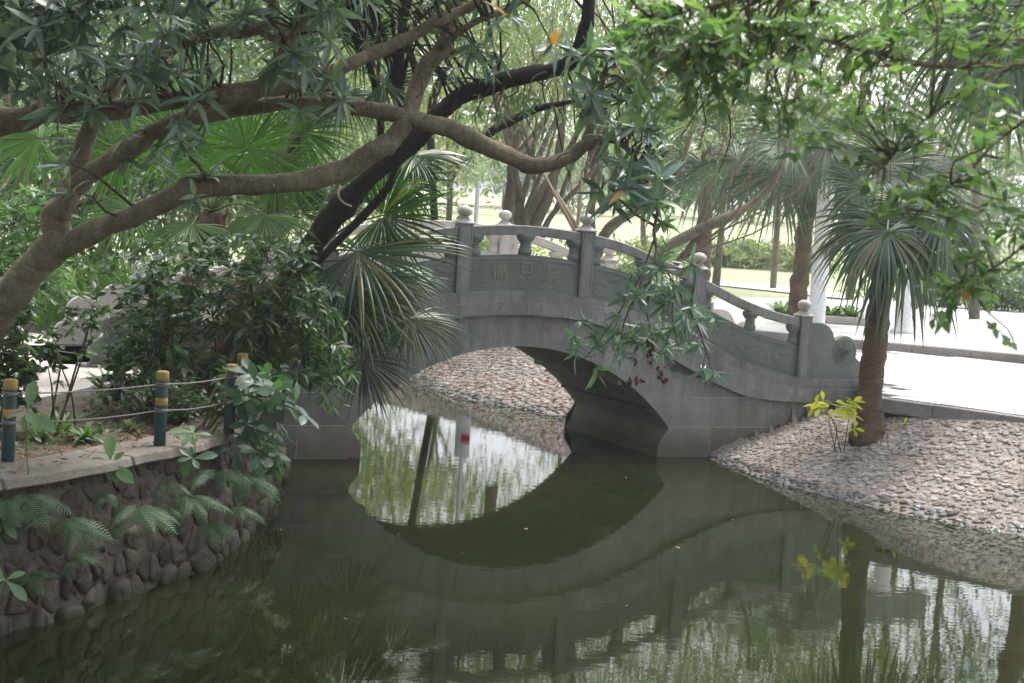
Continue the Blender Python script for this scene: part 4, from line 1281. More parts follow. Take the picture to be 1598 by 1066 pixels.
# ------------------------------------------------------------------ the dark tree leaning across the bridge
b2 = px(378, 580, 18.9); b2[2] = gbase(b2[0], b2[1]) - 0.05
tree_c = root('dark_tree', b2, 'black barked tree leaning right from the left end of the bridge', 'tree')
SCC = [limb_obj('trunk', [(*b2, 0.22)] + [tuple(r) for r in limb_px([(402, 545, 18.6, 48), (412, 512, 18.6, 44), (439, 458, 18.5, 42), (473, 408, 18.5, 40), (507, 355, 18.4, 38), (551, 304, 18.3, 35), (618, 243, 18.2, 33), (652, 213, 18.2, 33), (689, 174, 18.1, 32), (720, 150, 18.0, 31), (764, 132, 17.9, 30), (821, 118, 17.8, 29), (872, 105, 17.7, 28), (900, 85, 17.6, 27), (915, 40, 17.5, 24), (922, -15, 17.5, 20), (950, -90, 17.4, 14), (970, -170, 17.3, 7)])], 'bark_dark', tree_c, 150, 14, 0.08, world=True)]
SCC.append(limb_obj('limb', [(690, 190, 18.1, 20), (740, 225, 18.3, 19), (760, 210, 18.4, 17), (780, 198, 18.4, 16), (804, 186, 18.5, 15), (838, 169, 18.5, 12), (885, 160, 18.5, 8), (930, 150, 18.4, 5)], 'bark_dark', tree_c, 50, 10, 0.08))
SCC.append(limb_obj('limb', [(618, 243, 18.2, 18), (650, 130, 18.6, 13), (628, 40, 18.8, 12), (632, -60, 19, 8)], 'bark_dark', tree_c, 30, 10, 0.06))
SCC.append(limb_obj('limb', [(870, 106, 17.7, 12), (940, 95, 17.6, 9), (1010, 85, 17.5, 7), (1080, 95, 17.4, 5), (1120, 130, 17.3, 3)], 'bark_dark', tree_c, 30, 8, 0.06))
limb_obj('hanging_loop', [(531, 290, 18.1, 4), (528, 305, 18.0, 4), (536, 317, 18.0, 4), (548, 322, 18.1, 4)], 'bamboo', tree_c, 14, 6)
SRC_C = np.vstack(SCC)
tg = region_points([(700, 60, 960, 260, 17, 19, 46), (940, 80, 1150, 280, 17, 18.6, 22), (400, -380, 1100, -20, 15.5, 20.5, 260), (560, 0, 760, 90, 17.5, 19.5, 18)])
twig_net(tg, SRC_C, 0.016, 0.004).ob('twigs', 'bark_dark', tree_c, smooth=True, kind='stuff')
P, D, N, LL = make_rosettes(tg, SRC_C, 0.17, (9, 15), (0.5, 1.5), 0.7, 0.1)
put_leaves(tree_c, T_NARROW, 'leaf_far_dark', P, D, N, LL, 120)

# ------------------------------------------------------------------ the ficus bough on the right, close to the camera
b3 = np.array([5.6, 7.6, 0]); b3[2] = gbase(b3[0], b3[1]) - 0.1
tree_f = root('ficus_tree', b3, 'small leaved fig tree with a thin bough reaching in from the top right', 'tree')
tr0 = px(1598, 101, 7.3); tr1 = px(1760, 60, 7.4)
SF = [limb_obj('trunk', [(*b3, 0.16), (5.55, 7.6, 2.2, 0.13), (5.3, 7.55, 3.4, 0.11), (4.9, 7.5, 4.3, 0.09), (4.7, 7.5, 5.3, 0.06), (4.4, 7.4, 6.2, 0.03)], 'bark_grey', tree_f, 40, 10, world=True)]
SF.append(limb_obj('bough', [(5.2, 7.55, 3.6, 0.055), (4.2, 7.5, 4.05, 0.045), (*tr1, 0.032), *[tuple(r) for r in limb_px([(1598, 101, 7.3, 12), (1546, 101, 7.25, 11), (1494, 103, 7.2, 11), (1441, 101, 7.2, 10), (1389, 87, 7.2, 9), (1337, 76, 7.2, 8), (1284, 62, 7.2, 7), (1220, 55, 7.2, 5), (1150, 60, 7.2, 4), (1080, 75, 7.3, 3)])]], 'bark_grey', tree_f, 90, 10, world=True))
SF.append(limb_obj('bough', [(1574, 104, 7.27, 7), (1511, 138, 7.1, 5), (1459, 175, 7.0, 5), (1424, 205, 7.0, 4), (1380, 260, 6.9, 3)], 'bark_grey', tree_f, 40, 8))
SF.append(limb_obj('bough', [(1660, 80, 7.4, 10), (1640, 150, 7.2, 7), (1598, 187, 7.1, 6), (1546, 230, 7.0, 6), (1511, 269, 7.0, 5), (1459, 307, 6.9, 4), (1420, 345, 6.9, 3)], 'bark_grey', tree_f, 50, 8))
SF.append(limb_obj('bough', [(1720, 120, 7.4, 9), (1680, 280, 7.2, 7), (1600, 380, 7.0, 5), (1530, 430, 7.0, 4), (1480, 450, 7.0, 3)], 'bark_grey', tree_f, 40, 8))
SF.append(limb_obj('bough', [(4.6, 7.5, 4.9, 0.04), *[tuple(r) for r in limb_px([(1600, -60, 7.4, 9), (1450, -40, 7.3, 7), (1300, -20, 7.3, 6), (1150, 0, 7.3, 5), (1020, 30, 7.3, 3)])]], 'bark_grey', tree_f, 60, 8, world=True))
SRC_F = np.vstack(SF[1:])
def sprigs(targets, srcs, L, n_leaf, twl=0.2):
    P, D, N, LL = [], [], [], []
    src = np.asarray(srcs)[:, :3]
    for tg in targets:
        a = src[np.argmin(np.linalg.norm(src - tg, axis=1))]
        ax = nrm(nrm(tg - a) + rng.normal(size=3) * 0.4 + np.array([0, 0, -0.1]))
        x = nrm(np.cross(ax, np.array([0, 0, 1.0]) + rng.normal(size=3) * .2)); n_ = int(rng.integers(*n_leaf))
        for k in range(n_):
            s_ = 1 if k % 2 else -1
            p = tg - ax * twl * (k / n_)
            d_ = nrm(ax * 0.55 + x * s_ * 0.9 + np.array([0, 0, -0.25]) + rng.normal(size=3) * 0.3)
            P.append(p); D.append(d_); N.append(np.array([0, 0, 1.0]) + rng.normal(size=3) * 0.45); LL.append(L * rng.uniform(0.65, 1.15))
    return P, D, N, LL
tg = region_points([(1190, 180, 1300, 260, 6.8, 7.6, 7), (940, -20, 1250, 110, 6.8, 8.4, 105), (980, 100, 1200, 200, 6.9, 7.8, 36), (1230, -20, 1610, 80, 6.6, 8.4, 90), (1230, 80, 1450, 240, 6.6, 7.6, 30), (1440, 130, 1610, 300, 6.4, 7.5, 20),
                    (1290, 230, 1470, 360, 6.5, 7.3, 17), (1470, 300, 1610, 420, 6.5, 7.3, 20), (1430, 410, 1560, 480, 6.7, 7.2, 8), (1455, 480, 1500, 510, 6.8, 7.1, 2), (1560, 520, 1600, 545, 6.8, 7.1, 1),
                    (1000, -380, 1800, -20, 6, 9, 65), (1610, -50, 1800, 450, 6.4, 8, 40)])
twig_net(tg, SRC_F, 0.009, 0.0025, 0.03).ob('twigs', 'bark_grey', tree_f, smooth=True, kind='stuff')
P, D, N, LL = sprigs(tg, SRC_F, 0.08, (8, 14))
put_leaves(tree_f, T_OVATES, 'leaf_ficus', P, D, N, LL, 300, odd='leaf_yellow', odd_frac=0.02)

# ------------------------------------------------------------------ fan palms
def fan(h, d_, n_, R, nseg=44, span=5.0, split=0.5, droop=0.5, cup=0.3, fold=0.6, seed=0):
    r_ = np.random.default_rng(seed)
    d_, n_ = nrm(d_), np.asarray(n_, float)
    n_ = nrm(n_ - d_ * (n_ @ d_)); x = np.cross(d_, n_)
    V, F = [], []
    step = span / nseg
    ts = np.array([0.03, 0.2, 0.38, 0.5, 0.62, 0.74, 0.87, 1.0])
    g = np.array([0, 0, -1.0])
    for i in range(nseg):
        th = -span / 2 + step * (i + 0.5)
        e = d_ * math.cos(th) + x * math.sin(th)
        c = cup * abs(th) / (span / 2)
        e = nrm(e * math.cos(c) - n_ * math.sin(c) + r_.normal(size=3) * 0.028)
        lat = nrm(np.cross(e, n_)); nn = np.cross(lat, e)
        if r_.random() < 0.035: continue
        L = R * (0.72 + 0.28 * math.cos(th * 0.5)) * r_.uniform(0.78, 1.08)
        p = h + e * ts[0] * L; dirn = e
        dr = droop * r_.uniform(0.6, 1.35)
        o = len(V)
        for k, tt in enumerate(ts):
            if k:
                dirn = nrm(e + g * dr * max(0, tt - 0.3) ** 1.5 * 3.0)
                p = p + dirn * (tt - ts[k - 1]) * L
            full = tt * L * math.tan(step / 2) * 1.02
            if tt <= split: hw = full
            else: hw = split * L * math.tan(step / 2) * (1 - (tt - split) / (1 - split)) ** 0.8 * 0.95
            hw = max(hw, 0.0012)
            fz = nn * hw * fold
            V += [p - lat * hw - fz, p + fz, p + lat * hw - fz]
        for k in range(len(ts) - 1):
            a = o + 3 * k
            F += [(a, a + 1, a + 4, a + 3), (a + 1, a + 2, a + 5, a + 4)]
    return np.array(V), np.array(F)
def palm(name, label, base, crown, trunk_px, mat, fronds, trunk_r=None, group=None, dead=0):
    t_ = root(name, base, label, 'palm', group)
    limb_obj('trunk', trunk_px, 'bark_palm', t_, 70, 16, 0.03, world=True)
    for i, (h, d_, n_, R, dr, cup) in enumerate(fronds):
        V, F = fan(h, d_, n_, R, 52 + (i * 3) % 9, 4.9, 0.42 + 0.1 * ((i * 7) % 5) / 5, dr, cup, seed=i * 17 + int(abs(base[0]) * 100))
        fr = ob('frond', mesh('frond', V, F, False), mat, t_)
        mid = (crown + h) / 2 + np.array([0, 0, 0.12 * np.linalg.norm(h - crown)])
        S = spline([crown, mid, h - nrm(d_) * 0.02, h + nrm(d_) * 0.06], 12)
        MB().tube(S, np.linspace(0.018, 0.007, 12), 6).ob('petiole', 'petiole', fr, smooth=True)
    # fibrous leaf bases at the top of the trunk
    mb = MB()
    for k in range(26):
        a = k * 2.4; rr = rng.uniform(0.07, 0.14)
        p0 = crown + np.array([math.cos(a) * rr, math.sin(a) * rr, -rng.uniform(0.1, 0.6)])
        p1 = p0 + np.array([math.cos(a) * 0.09, math.sin(a) * 0.09, rng.uniform(0.12, 0.3)])
        mb.tube([p0, (p0 + p1) / 2 + np.array([math.cos(a), math.sin(a), 0]) * .02, p1], [0.03, 0.022, 0.006], 5)
    mb.ob('leaf_bases', 'fibre', t_, smooth=True)
    return t_
def fr(x, y, Y, d_, n_, Rpx, dr=0.5, cup=0.3):
    return (px(x, y, Y), cam_vec(*d_), cam_vec(*n_), Rpx * Y / F_PX, dr, cup)
# palm overhanging the bridge
pc = px(470, 415, 19.5); pb = np.array([-3.35, 19.0, 1.1])
palm('fan_palm', 'low fan palm whose fronds hang over the left part of the bridge', pb, pc,
     [(*pb, 0.13), (*(pb * .5 + pc * .5 + np.array([.03, 0, 0])), 0.11), (*pc, 0.09)], 'leaf_palm',
     [fr(558, 392, 19.2, (1, -.08, .25), (0.1, .8, .6), 195, .3, .3),
      fr(640, 497, 19.0, (.9, -.35, .3), (.15, .75, .65), 115, .45, .4),
      fr(566, 560, 19.0, (.75, -.65, .2), (.3, .5, .8), 108, .35, .25),
      fr(597, 337, 19.4, (.95, -.05, -.05), (-.25, .3, -.9), 128, .25, .12),
      fr(645, 243, 19.9, (.9, -.1, .3), (.1, .85, .5), 110, .4, .35),
      fr(538, 447, 19.1, (1, -.12, .2), (.05, .75, .6), 175, .35, .3),
      fr(512, 305, 19.9, (.5, .5, -.3), (-.3, .3, .9), 95, .2, .15),
      fr(520, 500, 19.0, (.6, -.75, .3), (.2, .5, .8), 90, .6, .3),
      fr(440, 480, 18.9, (-.5, -.5, .6), (-.1, .7, .7), 90, .6, .3),
      fr(470, 330, 19.9, (-.1, .9, -.2), (0, .3, .9), 90, .3, .2),
      fr(600, 430, 19.6, (.9, .1, -.3), (-.2, .7, .5), 120, .5, .3),
      fr(505, 470, 19.0, (.5, -.3, .8), (-.1, .8, .6), 120, .5, .35), fr(620, 290, 19.9, (.85, .3, .1), (-.2, .6, .7), 105, .6, .3), fr(560, 470, 19.2, (.8, -.5, .3), (.1, .7, .7), 135, .5, .35), fr(480, 540, 18.8, (.2, -.7, .6), (.1, .7, .7), 90, .7, .35)])
# tall backlit palm behind the left limbs, the backlight put into its leaf colour
pc2 = px(330, 330, 18.4); pb2 = np.array([-4.1, 18.3, 1.1])
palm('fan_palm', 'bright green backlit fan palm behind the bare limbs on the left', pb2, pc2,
     [(*pb2, 0.15), (*(pb2 * .5 + pc2 * .5), 0.13), (*pc2, 0.11)], 'leaf_palm_backlit',
     [fr(385, 232, 18.2, (.35, .8, .1), (-.35, -.1, .95), 125, .15, .1),
      fr(413, 336, 17.8, (.2, -.5, .8), (.0, .85, .5), 105, .6, .35),
      fr(275, 215, 18.7, (-.3, .9, 0), (.2, -.1, .95), 120, .2, .15),
      fr(60, 215, 19.0, (-.8, .1, .2), (0, .5, .85), 130, .4, .25),
      fr(190, 240, 18.8, (-.7, .5, .2), (.2, .3, .9), 120, .35, .2),
      fr(430, 270, 18.7, (.9, .2, 0), (-.2, .3, .9), 110, .3, .2),
      fr(200, 330, 18.0, (-.9, -.3, .3), (0, .7, .7), 115, .5, .3),
      fr(340, 250, 19.1, (0, 1, -.2), (0, .1, -1), 120, .2, .15),
      fr(300, 350, 17.6, (-.2, -.5, .8), (0, .8, .6), 110, .6, .3),
      fr(470, 205, 19.1, (.7, .6, -.1), (-.2, .1, .95), 100, .25, .2)])
# dark palm high up behind the limbs
pc3 = px(505, 110, 19.8); pb3 = np.array([-3.7, 19.0, 1.1])
palm('fan_palm', 'tall dark fan palm high behind the crossing limbs', pb3, pc3,
     [(*pb3, 0.15), (*(pb3 * .6 + pc3 * .4), 0.12), (*pc3, 0.10)], 'leaf_palm',
     [fr(520, 45, 19.6, (.1, 1, 0), (0, -.1, 1), 105, .3, .2), fr(560, 60, 19.7, (.8, .5, 0), (-.3, .2, .9), 105, .4, .25), fr(480, 60, 19.7, (-.8, .4, .1), (.2, .3, .9), 105, .4, .25),
      fr(598, 128, 19.4, (.8, -.1, .4), (0, .5, .85), 95, .5, .3), fr(470, 130, 19.4, (-.8, -.2, .4), (0, .6, .8), 95, .5, .3), fr(535, 150, 19.2, (.2, -.7, .6), (0, .5, .85), 95, .5, .3), fr(540, 20, 20.2, (.2, 1, -.3), (0, .3, 1), 100, .3, .2)])
# palm on the cobbled bank
PCB = np.array([5.05, 21.5, 0.30])
pcc = px(1386, 345, 21.5)
palm('fan_palm', 'fan palm with ringed brown trunk standing in the cobbled bank', PCB, pcc,
     [(*PCB, 0.25), (*(PCB + np.array([0.0, 0, .42])), 0.235), *[tuple(r) for r in limb_px([(1357, 640, 21.5, 45), (1362, 580, 21.5, 42), (1368, 510, 21.5, 40), (1377, 430, 21.5, 38), (1383, 380, 21.5, 34), (1386, 345, 21.5, 28)])]], 'leaf_palm_grey',
     [fr(1358, 345, 21.3, (-.40, -.9, .1), (-.5, .4, .8), 160, .8, .2),
      fr(1412, 362, 21.2, (.12, -.98, .2), (.1, .3, .95), 185, .9, .2),
      fr(1450, 345, 21.5, (.42, -.88, 0), (.3, .4, .85), 175, 1.0, .2),
      fr(1385, 360, 20.9, (-.1, -.9, .5), (0, .5, .85), 130, 1.1, .25),
      fr(1350, 295, 21.6, (-.6, .2, .1), (.2, .3, .9), 100, .9, .3),
      fr(1435, 285, 21.6, (.7, .2, 0), (-.2, .3, .9), 105, .9, .3),
      fr(1390, 255, 21.7, (0, 1, 0), (0, 0, 1), 125, .4, .2),
      fr(1420, 320, 22.2, (.4, -.5, -.6), (.1, .8, .3), 150, 1.0, .3),
      fr(1360, 320, 22.2, (-.5, -.3, -.6), (-.1, .8, .3), 140, 1.0, .3),
      fr(1475, 330, 21.2, (.6, -.7, .2), (.1, .6, .7), 140, 1.2, .25)])
# grey palm by the gate pillar on the plaza
pcd = px(1266, 275, 38); pbd = pxz(1246, 503, 1.355)
sc38 = 38 / pbd[1]
pbd = px(1246, 505, 38); pbd[2] = 1.3
palm('fan_palm', 'grey green fan palm beside the gate pillar on the plaza', pbd, pcd,
     [(*pbd, 0.27), *[tuple(r) for r in limb_px([(1248, 440, 38, 29), (1254, 380, 38, 27), (1261, 320, 38, 25), (1266, 275, 38, 22)])]], 'leaf_palm_grey',
     [fr(1215, 268, 37, (-.55, -.75, .3), (-.3, .6, .75), 150, .7, .35), fr(1150, 250, 38, (-.8, -.5, 0), (-.2, .6, .7), 125, 1.0, .3), fr(1270, 265, 36.8, (0, -.8, .5), (0, .6, .8), 120, .8, .3),
      fr(1310, 265, 38, (.7, -.5, .1), (.2, .6, .7), 125, .9, .3), fr(1225, 215, 38.5, (-.6, .5, 0), (.2, .4, .9), 110, .7, .3), fr(1300, 210, 38.5, (.6, .6, 0), (-.2, .4, .9), 110, .7, .3), fr(1262, 200, 38.8, (0, 1, -.2), (0, .2, 1), 110, .5, .2), fr(1330, 240, 39, (.9, .1, -.2), (0, .8, .6), 110, .9, .3),
      fr(1235, 232, 35.2, (-.45, -.2, .5), (-.1, .5, .85), 105, .7, .3), fr(1290, 225, 35.2, (.4, -.4, .5), (.1, .4, .9), 115, .8, .3), fr(1265, 205, 35.4, (.1, .5, .3), (0, .3, .95), 100, .6, .25), fr(1330, 255, 35.6, (.6, -.5, .3), (.2, .5, .8), 105, .9, .3)])
# palm at the upper right with long hanging fronds
pce = px(1600, 5, 24); pbe = px(1640, 560, 24); pbe[2] = 1.18
palm('fan_palm', 'tall fan palm at the upper right with long straight hanging fronds', pbe, pce,
     [(*pbe, 0.2), *[tuple(r) for r in limb_px([(1630, 400, 24, 36), (1615, 200, 24, 32), (1600, 5, 24, 28)])]], 'leaf_palm_grey',
     [fr(1540, 15, 23.8, (-.35, -.9, .1), (-.4, .3, .85), 215, .9, .25), fr(1580, 40, 23.4, (.1, -1, .3), (0, .4, .9), 215, .9, .25), fr(1620, 60, 23.6, (.4, -.9, .2), (.2, .4, .9), 200, .9, .25),
      fr(1520, -40, 24.2, (-.9, .1, 0), (-.1, .6, .7), 170, 1.1, .3), fr(1600, -80, 24.3, (0, 1, 0), (0, 0, 1), 160, .5, .2), fr(1690, -20, 24, (.9, 0, 0), (0, .6, .7), 170, 1.0, .3), fr(1555, 110, 24.3, (-.3, -.9, -.2), (-.2, .5, .7), 170, 1.0, .3)])
# palm behind the fig leaves, further back
pcf = px(1105, 235, 44); pbf = px(1095, 470, 44); pbf[2] = 1.15
palm('fan_palm', 'distant fan palm with drooping fronds between the pillar and the leaning trunk', pbf, pcf,
     [(*pbf, 0.22), (*(pbf * .5 + pcf * .5), 0.2), (*pcf, 0.18)], 'leaf_palm_grey',
     [fr(1105, 265, 43.5, (-.2, -.9, .3), (0, .5, .85), 110, 1.0, .3), fr(1070, 240, 44, (-.8, -.2, 0), (0, .6, .7), 105, 1.0, .3), fr(1145, 240, 44, (.8, -.2, 0), (0, .6, .7), 105, 1.0, .3), fr(1085, 190, 44, (-.4, .8, 0), (0, .2, 1), 95, .6, .3), fr(1130, 195, 44, (.5, .8, 0), (0, .2, 1), 95, .6, .3)])

# ------------------------------------------------------------------ bollards and ropes on the left coping
BOL = [((-230, 745), 'first green and yellow bollard, cut off left of the picture'),
       ((12, 720), 'green bollard with yellow bands at the left edge of the coping'),
       ((249, 695), 'green bollard with yellow bands standing alone in the middle of the coping'),
       ((357, 677), 'green bollard with yellow bands beside the large leaved plant'),
       ((374, 652), 'half hidden green and yellow bollard behind the large leaved plant')]
bpos = []
for (x, y), lab in BOL:
    p = pxz(x, y, 1.172)
    bpos.append(p)
    if x < -40: continue
    r = root('bollard', p, lab, 'bollard', 'green and yellow bollards along the left bank')
    H, R_ = 0.655, 0.052
    lean = Matrix.Rotation(rng.uniform(-.02, .02), 4, 'Y')
    def band(nm, z0, z1, rr, mat):
        o = MB().lathe([(rr * 0.97, z0), (rr, z0 + 0.004), (rr, z1 - 0.004), (rr * 0.95, z1)], (p[0], p[1], p[2]), 20).ob(nm, mat, r, smooth=False)
        for f in o.data.polygons: f.use_smooth = len(f.vertices) == 4
        return o
    band('post', 0, H - 0.075, R_, 'bollard_green')
    band('yellow_cap', H - 0.077, H, R_ * 1.07, 'bollard_yellow')
    band('yellow_band', 0.36, 0.425, R_ * 1.03, 'bollard_yellow')
    band('rim', H, H + 0.006, R_ * 0.8, 'bollard_yellow')
    for zr in (0.545, 0.315):
        MB().tube([(p[0] + math.cos(a) * (R_ + .004), p[1] + math.sin(a) * (R_ + .004), p[2] + zr + 0.012 * math.sin(a * .5)) for a in np.linspace(0, 4 * PI, 30)], 0.0065, 6).ob('rope_wrap', 'rope', r, smooth=True)
# a second pair of bollards on the far side of the planting, by the path
for (x, y, Y), lab in (((181, 630, 16.9), 'small bollard with yellow top in the planting beside the path'),):
    p = px(x, y, Y); p[2] = 1.1
    bpos.append(p)
    r = root('bollard', p, lab, 'bollard', 'green and yellow bollards along the left bank')
    MB().lathe([(0.05, 0), (0.05, 0.60)], tuple(p), 16).ob('post', 'bollard_green', r, smooth=False)
    MB().lathe([(0.053, 0.59), (0.053, 0.655), (0.05, 0.66)], tuple(p), 16).ob('yellow_cap', 'bollard_yellow', r)
    MB().lathe([(0.052, 0.36), (0.052, 0.42)], tuple(p), 16).ob('yellow_band', 'bollard_yellow', r)
def rope(a, b_, z, lab, sag=0.02):
    a, b_ = np.array(a), np.array(b_)
    pts = [a + (b_ - a) * t_ + np.array([0, 0, z - sag * 4 * t_ * (1 - t_)]) for t_ in np.linspace(0, 1, 14)]
    MB().tube(pts, 0.0065, 6).ob('rope', 'rope', None, smooth=True, label=lab, cat='rope', group='ropes strung between the bollards')
for i, nm in ((0, 'at the left edge of the picture'), (1, 'between the left edge bollard and the middle bollard'), (2, 'between the middle bollard and the one by the large leaves'), (3, 'behind the large leaved plant')):
    rope(bpos[i], bpos[i + 1], 0.545, 'upper grey rope ' + nm)
    rope(bpos[i], bpos[i + 1], 0.315, 'lower grey rope ' + nm, 0.03)
rope(bpos[5], px(60, 640, 17.3) * np.array([1, 1, 0]) + np.array([0, 0, 1.1]), 0.5, 'thin rope beside the path behind the thin shrub')

# ------------------------------------------------------------------ shrubs on the left bank
def shrub(name, label, base, regs, tpl, mat, L, n_leaf, stems=6, stem_mat='twig', n_single=150, group=None, style='sprig', r0=0.012, cat='shrub'):
    base = np.asarray(base, float)
    t_ = root(name, base, label, cat, group)
    tg = region_points(regs)
    S_ = []
    cen = tg.mean(0)
    for k in range(stems):
        e = tg[int(rng.integers(len(tg)))]
        st = base + np.array([rng.normal() * 0.08, rng.normal() * 0.08, -0.03])
        mid = st * .5 + e * .5 + np.array([0, 0, 0.12]) + rng.normal(size=3) * 0.07
        q = np.column_stack([np.array([st, mid, e]), [r0, r0 * .75, r0 * .35]])
        S_.append(limb_obj('stem', q, stem_mat, t_, 14, 6, 0.02, world=True))
    src = np.vstack(S_)
    twig_net(tg, src, r0 * .5, 0.002, 0.04).ob('twigs', stem_mat, t_, smooth=True, kind='stuff')
    P, D, N, LL = (sprigs(tg, src, L, n_leaf, 0.16) if style == 'sprig' else make_rosettes(tg, src, L, n_leaf, (0.9, 1.6), 0.25, 0.6))
    put_leaves(t_, tpl, mat, P, D, N, LL, n_single)
    return t_
def gp(x, y, z=1.10):
    p = pxz(x, y, z); return p
shrub('bush', 'dense dark green bush with small rounded leaves beside the middle bollard', px(235, 625, 16.2) * [1, 1, 0] + [0, 0, 1.1],
      [(190, 440, 300, 600, 15.3, 16.9, 150), (200, 370, 330, 470, 15.3, 17.2, 75), (150, 500, 230, 620, 15.4, 16.6, 32), (130, 400, 200, 520, 15.6, 16.8, 14)], T_OVATE, 'leaf_shrub', 0.125, (5, 9), 16, n_single=300)
shrub('bush', 'leafy green bush with pointed leaves spilling in front of the dark trunk', np.array([-3.1, 16.4, 1.1]),
      [(320, 365, 480, 470, 15.9, 17.4, 110), (290, 450, 440, 610, 15.8, 17.2, 150), (430, 440, 540, 600, 15.8, 16.8, 90)], T_LANCE_S, 'leaf_shrub', 0.17, (6, 11), 12, n_single=300)
shrub('creeper', 'pale leaved creeper hanging over the left springing of the arch', np.array([-3.0, 17.6, 1.12]),
      [(470, 520, 560, 600, 16.6, 17.0, 26), (490, 580, 545, 640, 16.6, 16.9, 7), (420, 500, 500, 560, 16.5, 17, 22)], T_LANCE, 'leaf_pale', 0.15, (5, 9), 6, style='sprig')
shrub('shrub', 'thin stemmed shrub with sparse leaves in front of the pale path', px(85, 690, 14.2) * [1, 1, 0] + [0, 0, 1.1],
      [(80, 450, 160, 560, 13.9, 14.5, 20), (40, 520, 110, 600, 13.9, 14.5, 12), (100, 480, 170, 520, 14, 14.4, 8)], T_OVATE, 'leaf_shrub', 0.10, (5, 9), 5)
shrub('bush', 'dark leafy bush at the left edge behind the first bollard', px(-20, 690, 14.3) * [1, 1, 0] + [0, 0, 1.1],
      [(-60, 450, 50, 620, 13.8, 15.0, 130), (0, 540, 80, 640, 13.8, 14.4, 40), (-40, 400, 60, 500, 14.5, 15.3, 70)], T_OVATE, 'leaf_shrub', 0.11, (6, 10), 8)
shrub('bush', 'tall light green bush under the left limbs at the picture edge', px(-10, 600, 18.5) * [1, 1, 0] + [0, 0, 1.1],
      [(-60, 290, 70, 440, 17.5, 19, 170), (0, 360, 110, 470, 18, 19, 70)], T_OVATE, 'leaf_pale', 0.13, (6, 10), 8)
shrub('bush', 'low dark undergrowth plant between the bush and the leaning trunk', px(300, 650, 15.6) * [1, 1, 0] + [0, 0, 1.1],
      [(190, 590, 400, 655, 14.7, 16.2, 190)], T_OVATE, 'leaf_shrub', 0.075, (5, 9), 8)
shrub('shrub', 'plant with large drooping palmate leaves at the end of the coping', np.array([-2.95, 14.7, 1.12]),
      [(365, 570, 430, 640, 14.2, 14.8, 9), (400, 600, 480, 700, 14.1, 14.8, 12), (360, 650, 440, 730, 14.2, 14.7, 9)], T_BROAD, 'leaf_broad', 0.235, (6, 9), 7, style='rosette', r0=0.01)
# bright young tree shoots by the palm on the bank
shrub('seedling', 'lime yellow seedling beside the trunk of the bank palm', np.array([4.62, 21.15, 0.5]),
      [(1275, 622, 1338, 672, 20.8, 21.2, 9), (1262, 628, 1285, 642, 20.8, 21.1, 2)], T_BROAD, 'leaf_lime', 0.20, (5, 7), 4, style='rosette', r0=0.007, cat='seedling')
shrub('seedling', 'tiny lime green sprout right of the bank palm', px(1402, 662, 21.4) + [0, 0, -.05], [(1393, 655, 1412, 664, 21.3, 21.5, 3)], T_BROAD, 'leaf_lime', 0.11, (3, 5), 2, style='rosette', r0=0.004, cat='seedling')

# broad leaved seedlings on the coping and wall
def seedling(label, x, y, Y, L, n_, tilt=(0, .5, .8), mat='leaf_pale', stem=0.12):
    tip = px(x, y, Y)
    base = tip + np.array([0.02, 0.03, -stem])
    t_ = root('seedling', base, label, 'seedling', 'broad leaved seedlings on the left wall')
    MB().tube(spline([base, (base + tip) / 2 + rng.normal(size=3) * 0.01, tip], 7), 0.005, 5).ob('stem', 'petiole', t_, smooth=True)
    P, D, N, LL = rosette(tip, cam_vec(*tilt), n_, L, (0.9, 1.5), 0.25)
    leaf_objs('leaf', T_BROAD, mat, t_, np.array(P), np.array(D), np.array(N), np.array(LL))
seedling('seedling with four large pale leaves in front of the first bollard', 42, 640, 11.7, 0.235, 5, stem=0.5)
seedling('broad leaved seedling hanging over the coping between the bollards', 172, 722, 12.65, 0.235, 8, (0, .3, .9), stem=0.12)
seedling('pale seedling standing on the coping right of the middle bollard', 302, 675, 13.55, 0.20, 7, (0, .7, .6), stem=0.22)
seedling('seedling with drooping leaves below the coping right of the middle bollard', 300, 715, 13.35, 0.23, 6, (.1, .3, .9), 'leaf_broad', 0.1)
seedling('small round leaved seedling low on the wall under the middle bollard', 178, 800, 12.75, 0.12, 7, (0, .3, .9), stem=0.1)
seedling('seedling with pale leaves at the lower left edge of the wall', 8, 905, 11.35, 0.20, 6, (.3, .3, .9), stem=0.1)
seedling('seedling with two leaves at the left edge above the ferns', 4, 815, 11.5, 0.18, 5, (.3, .3, .9), stem=0.1)

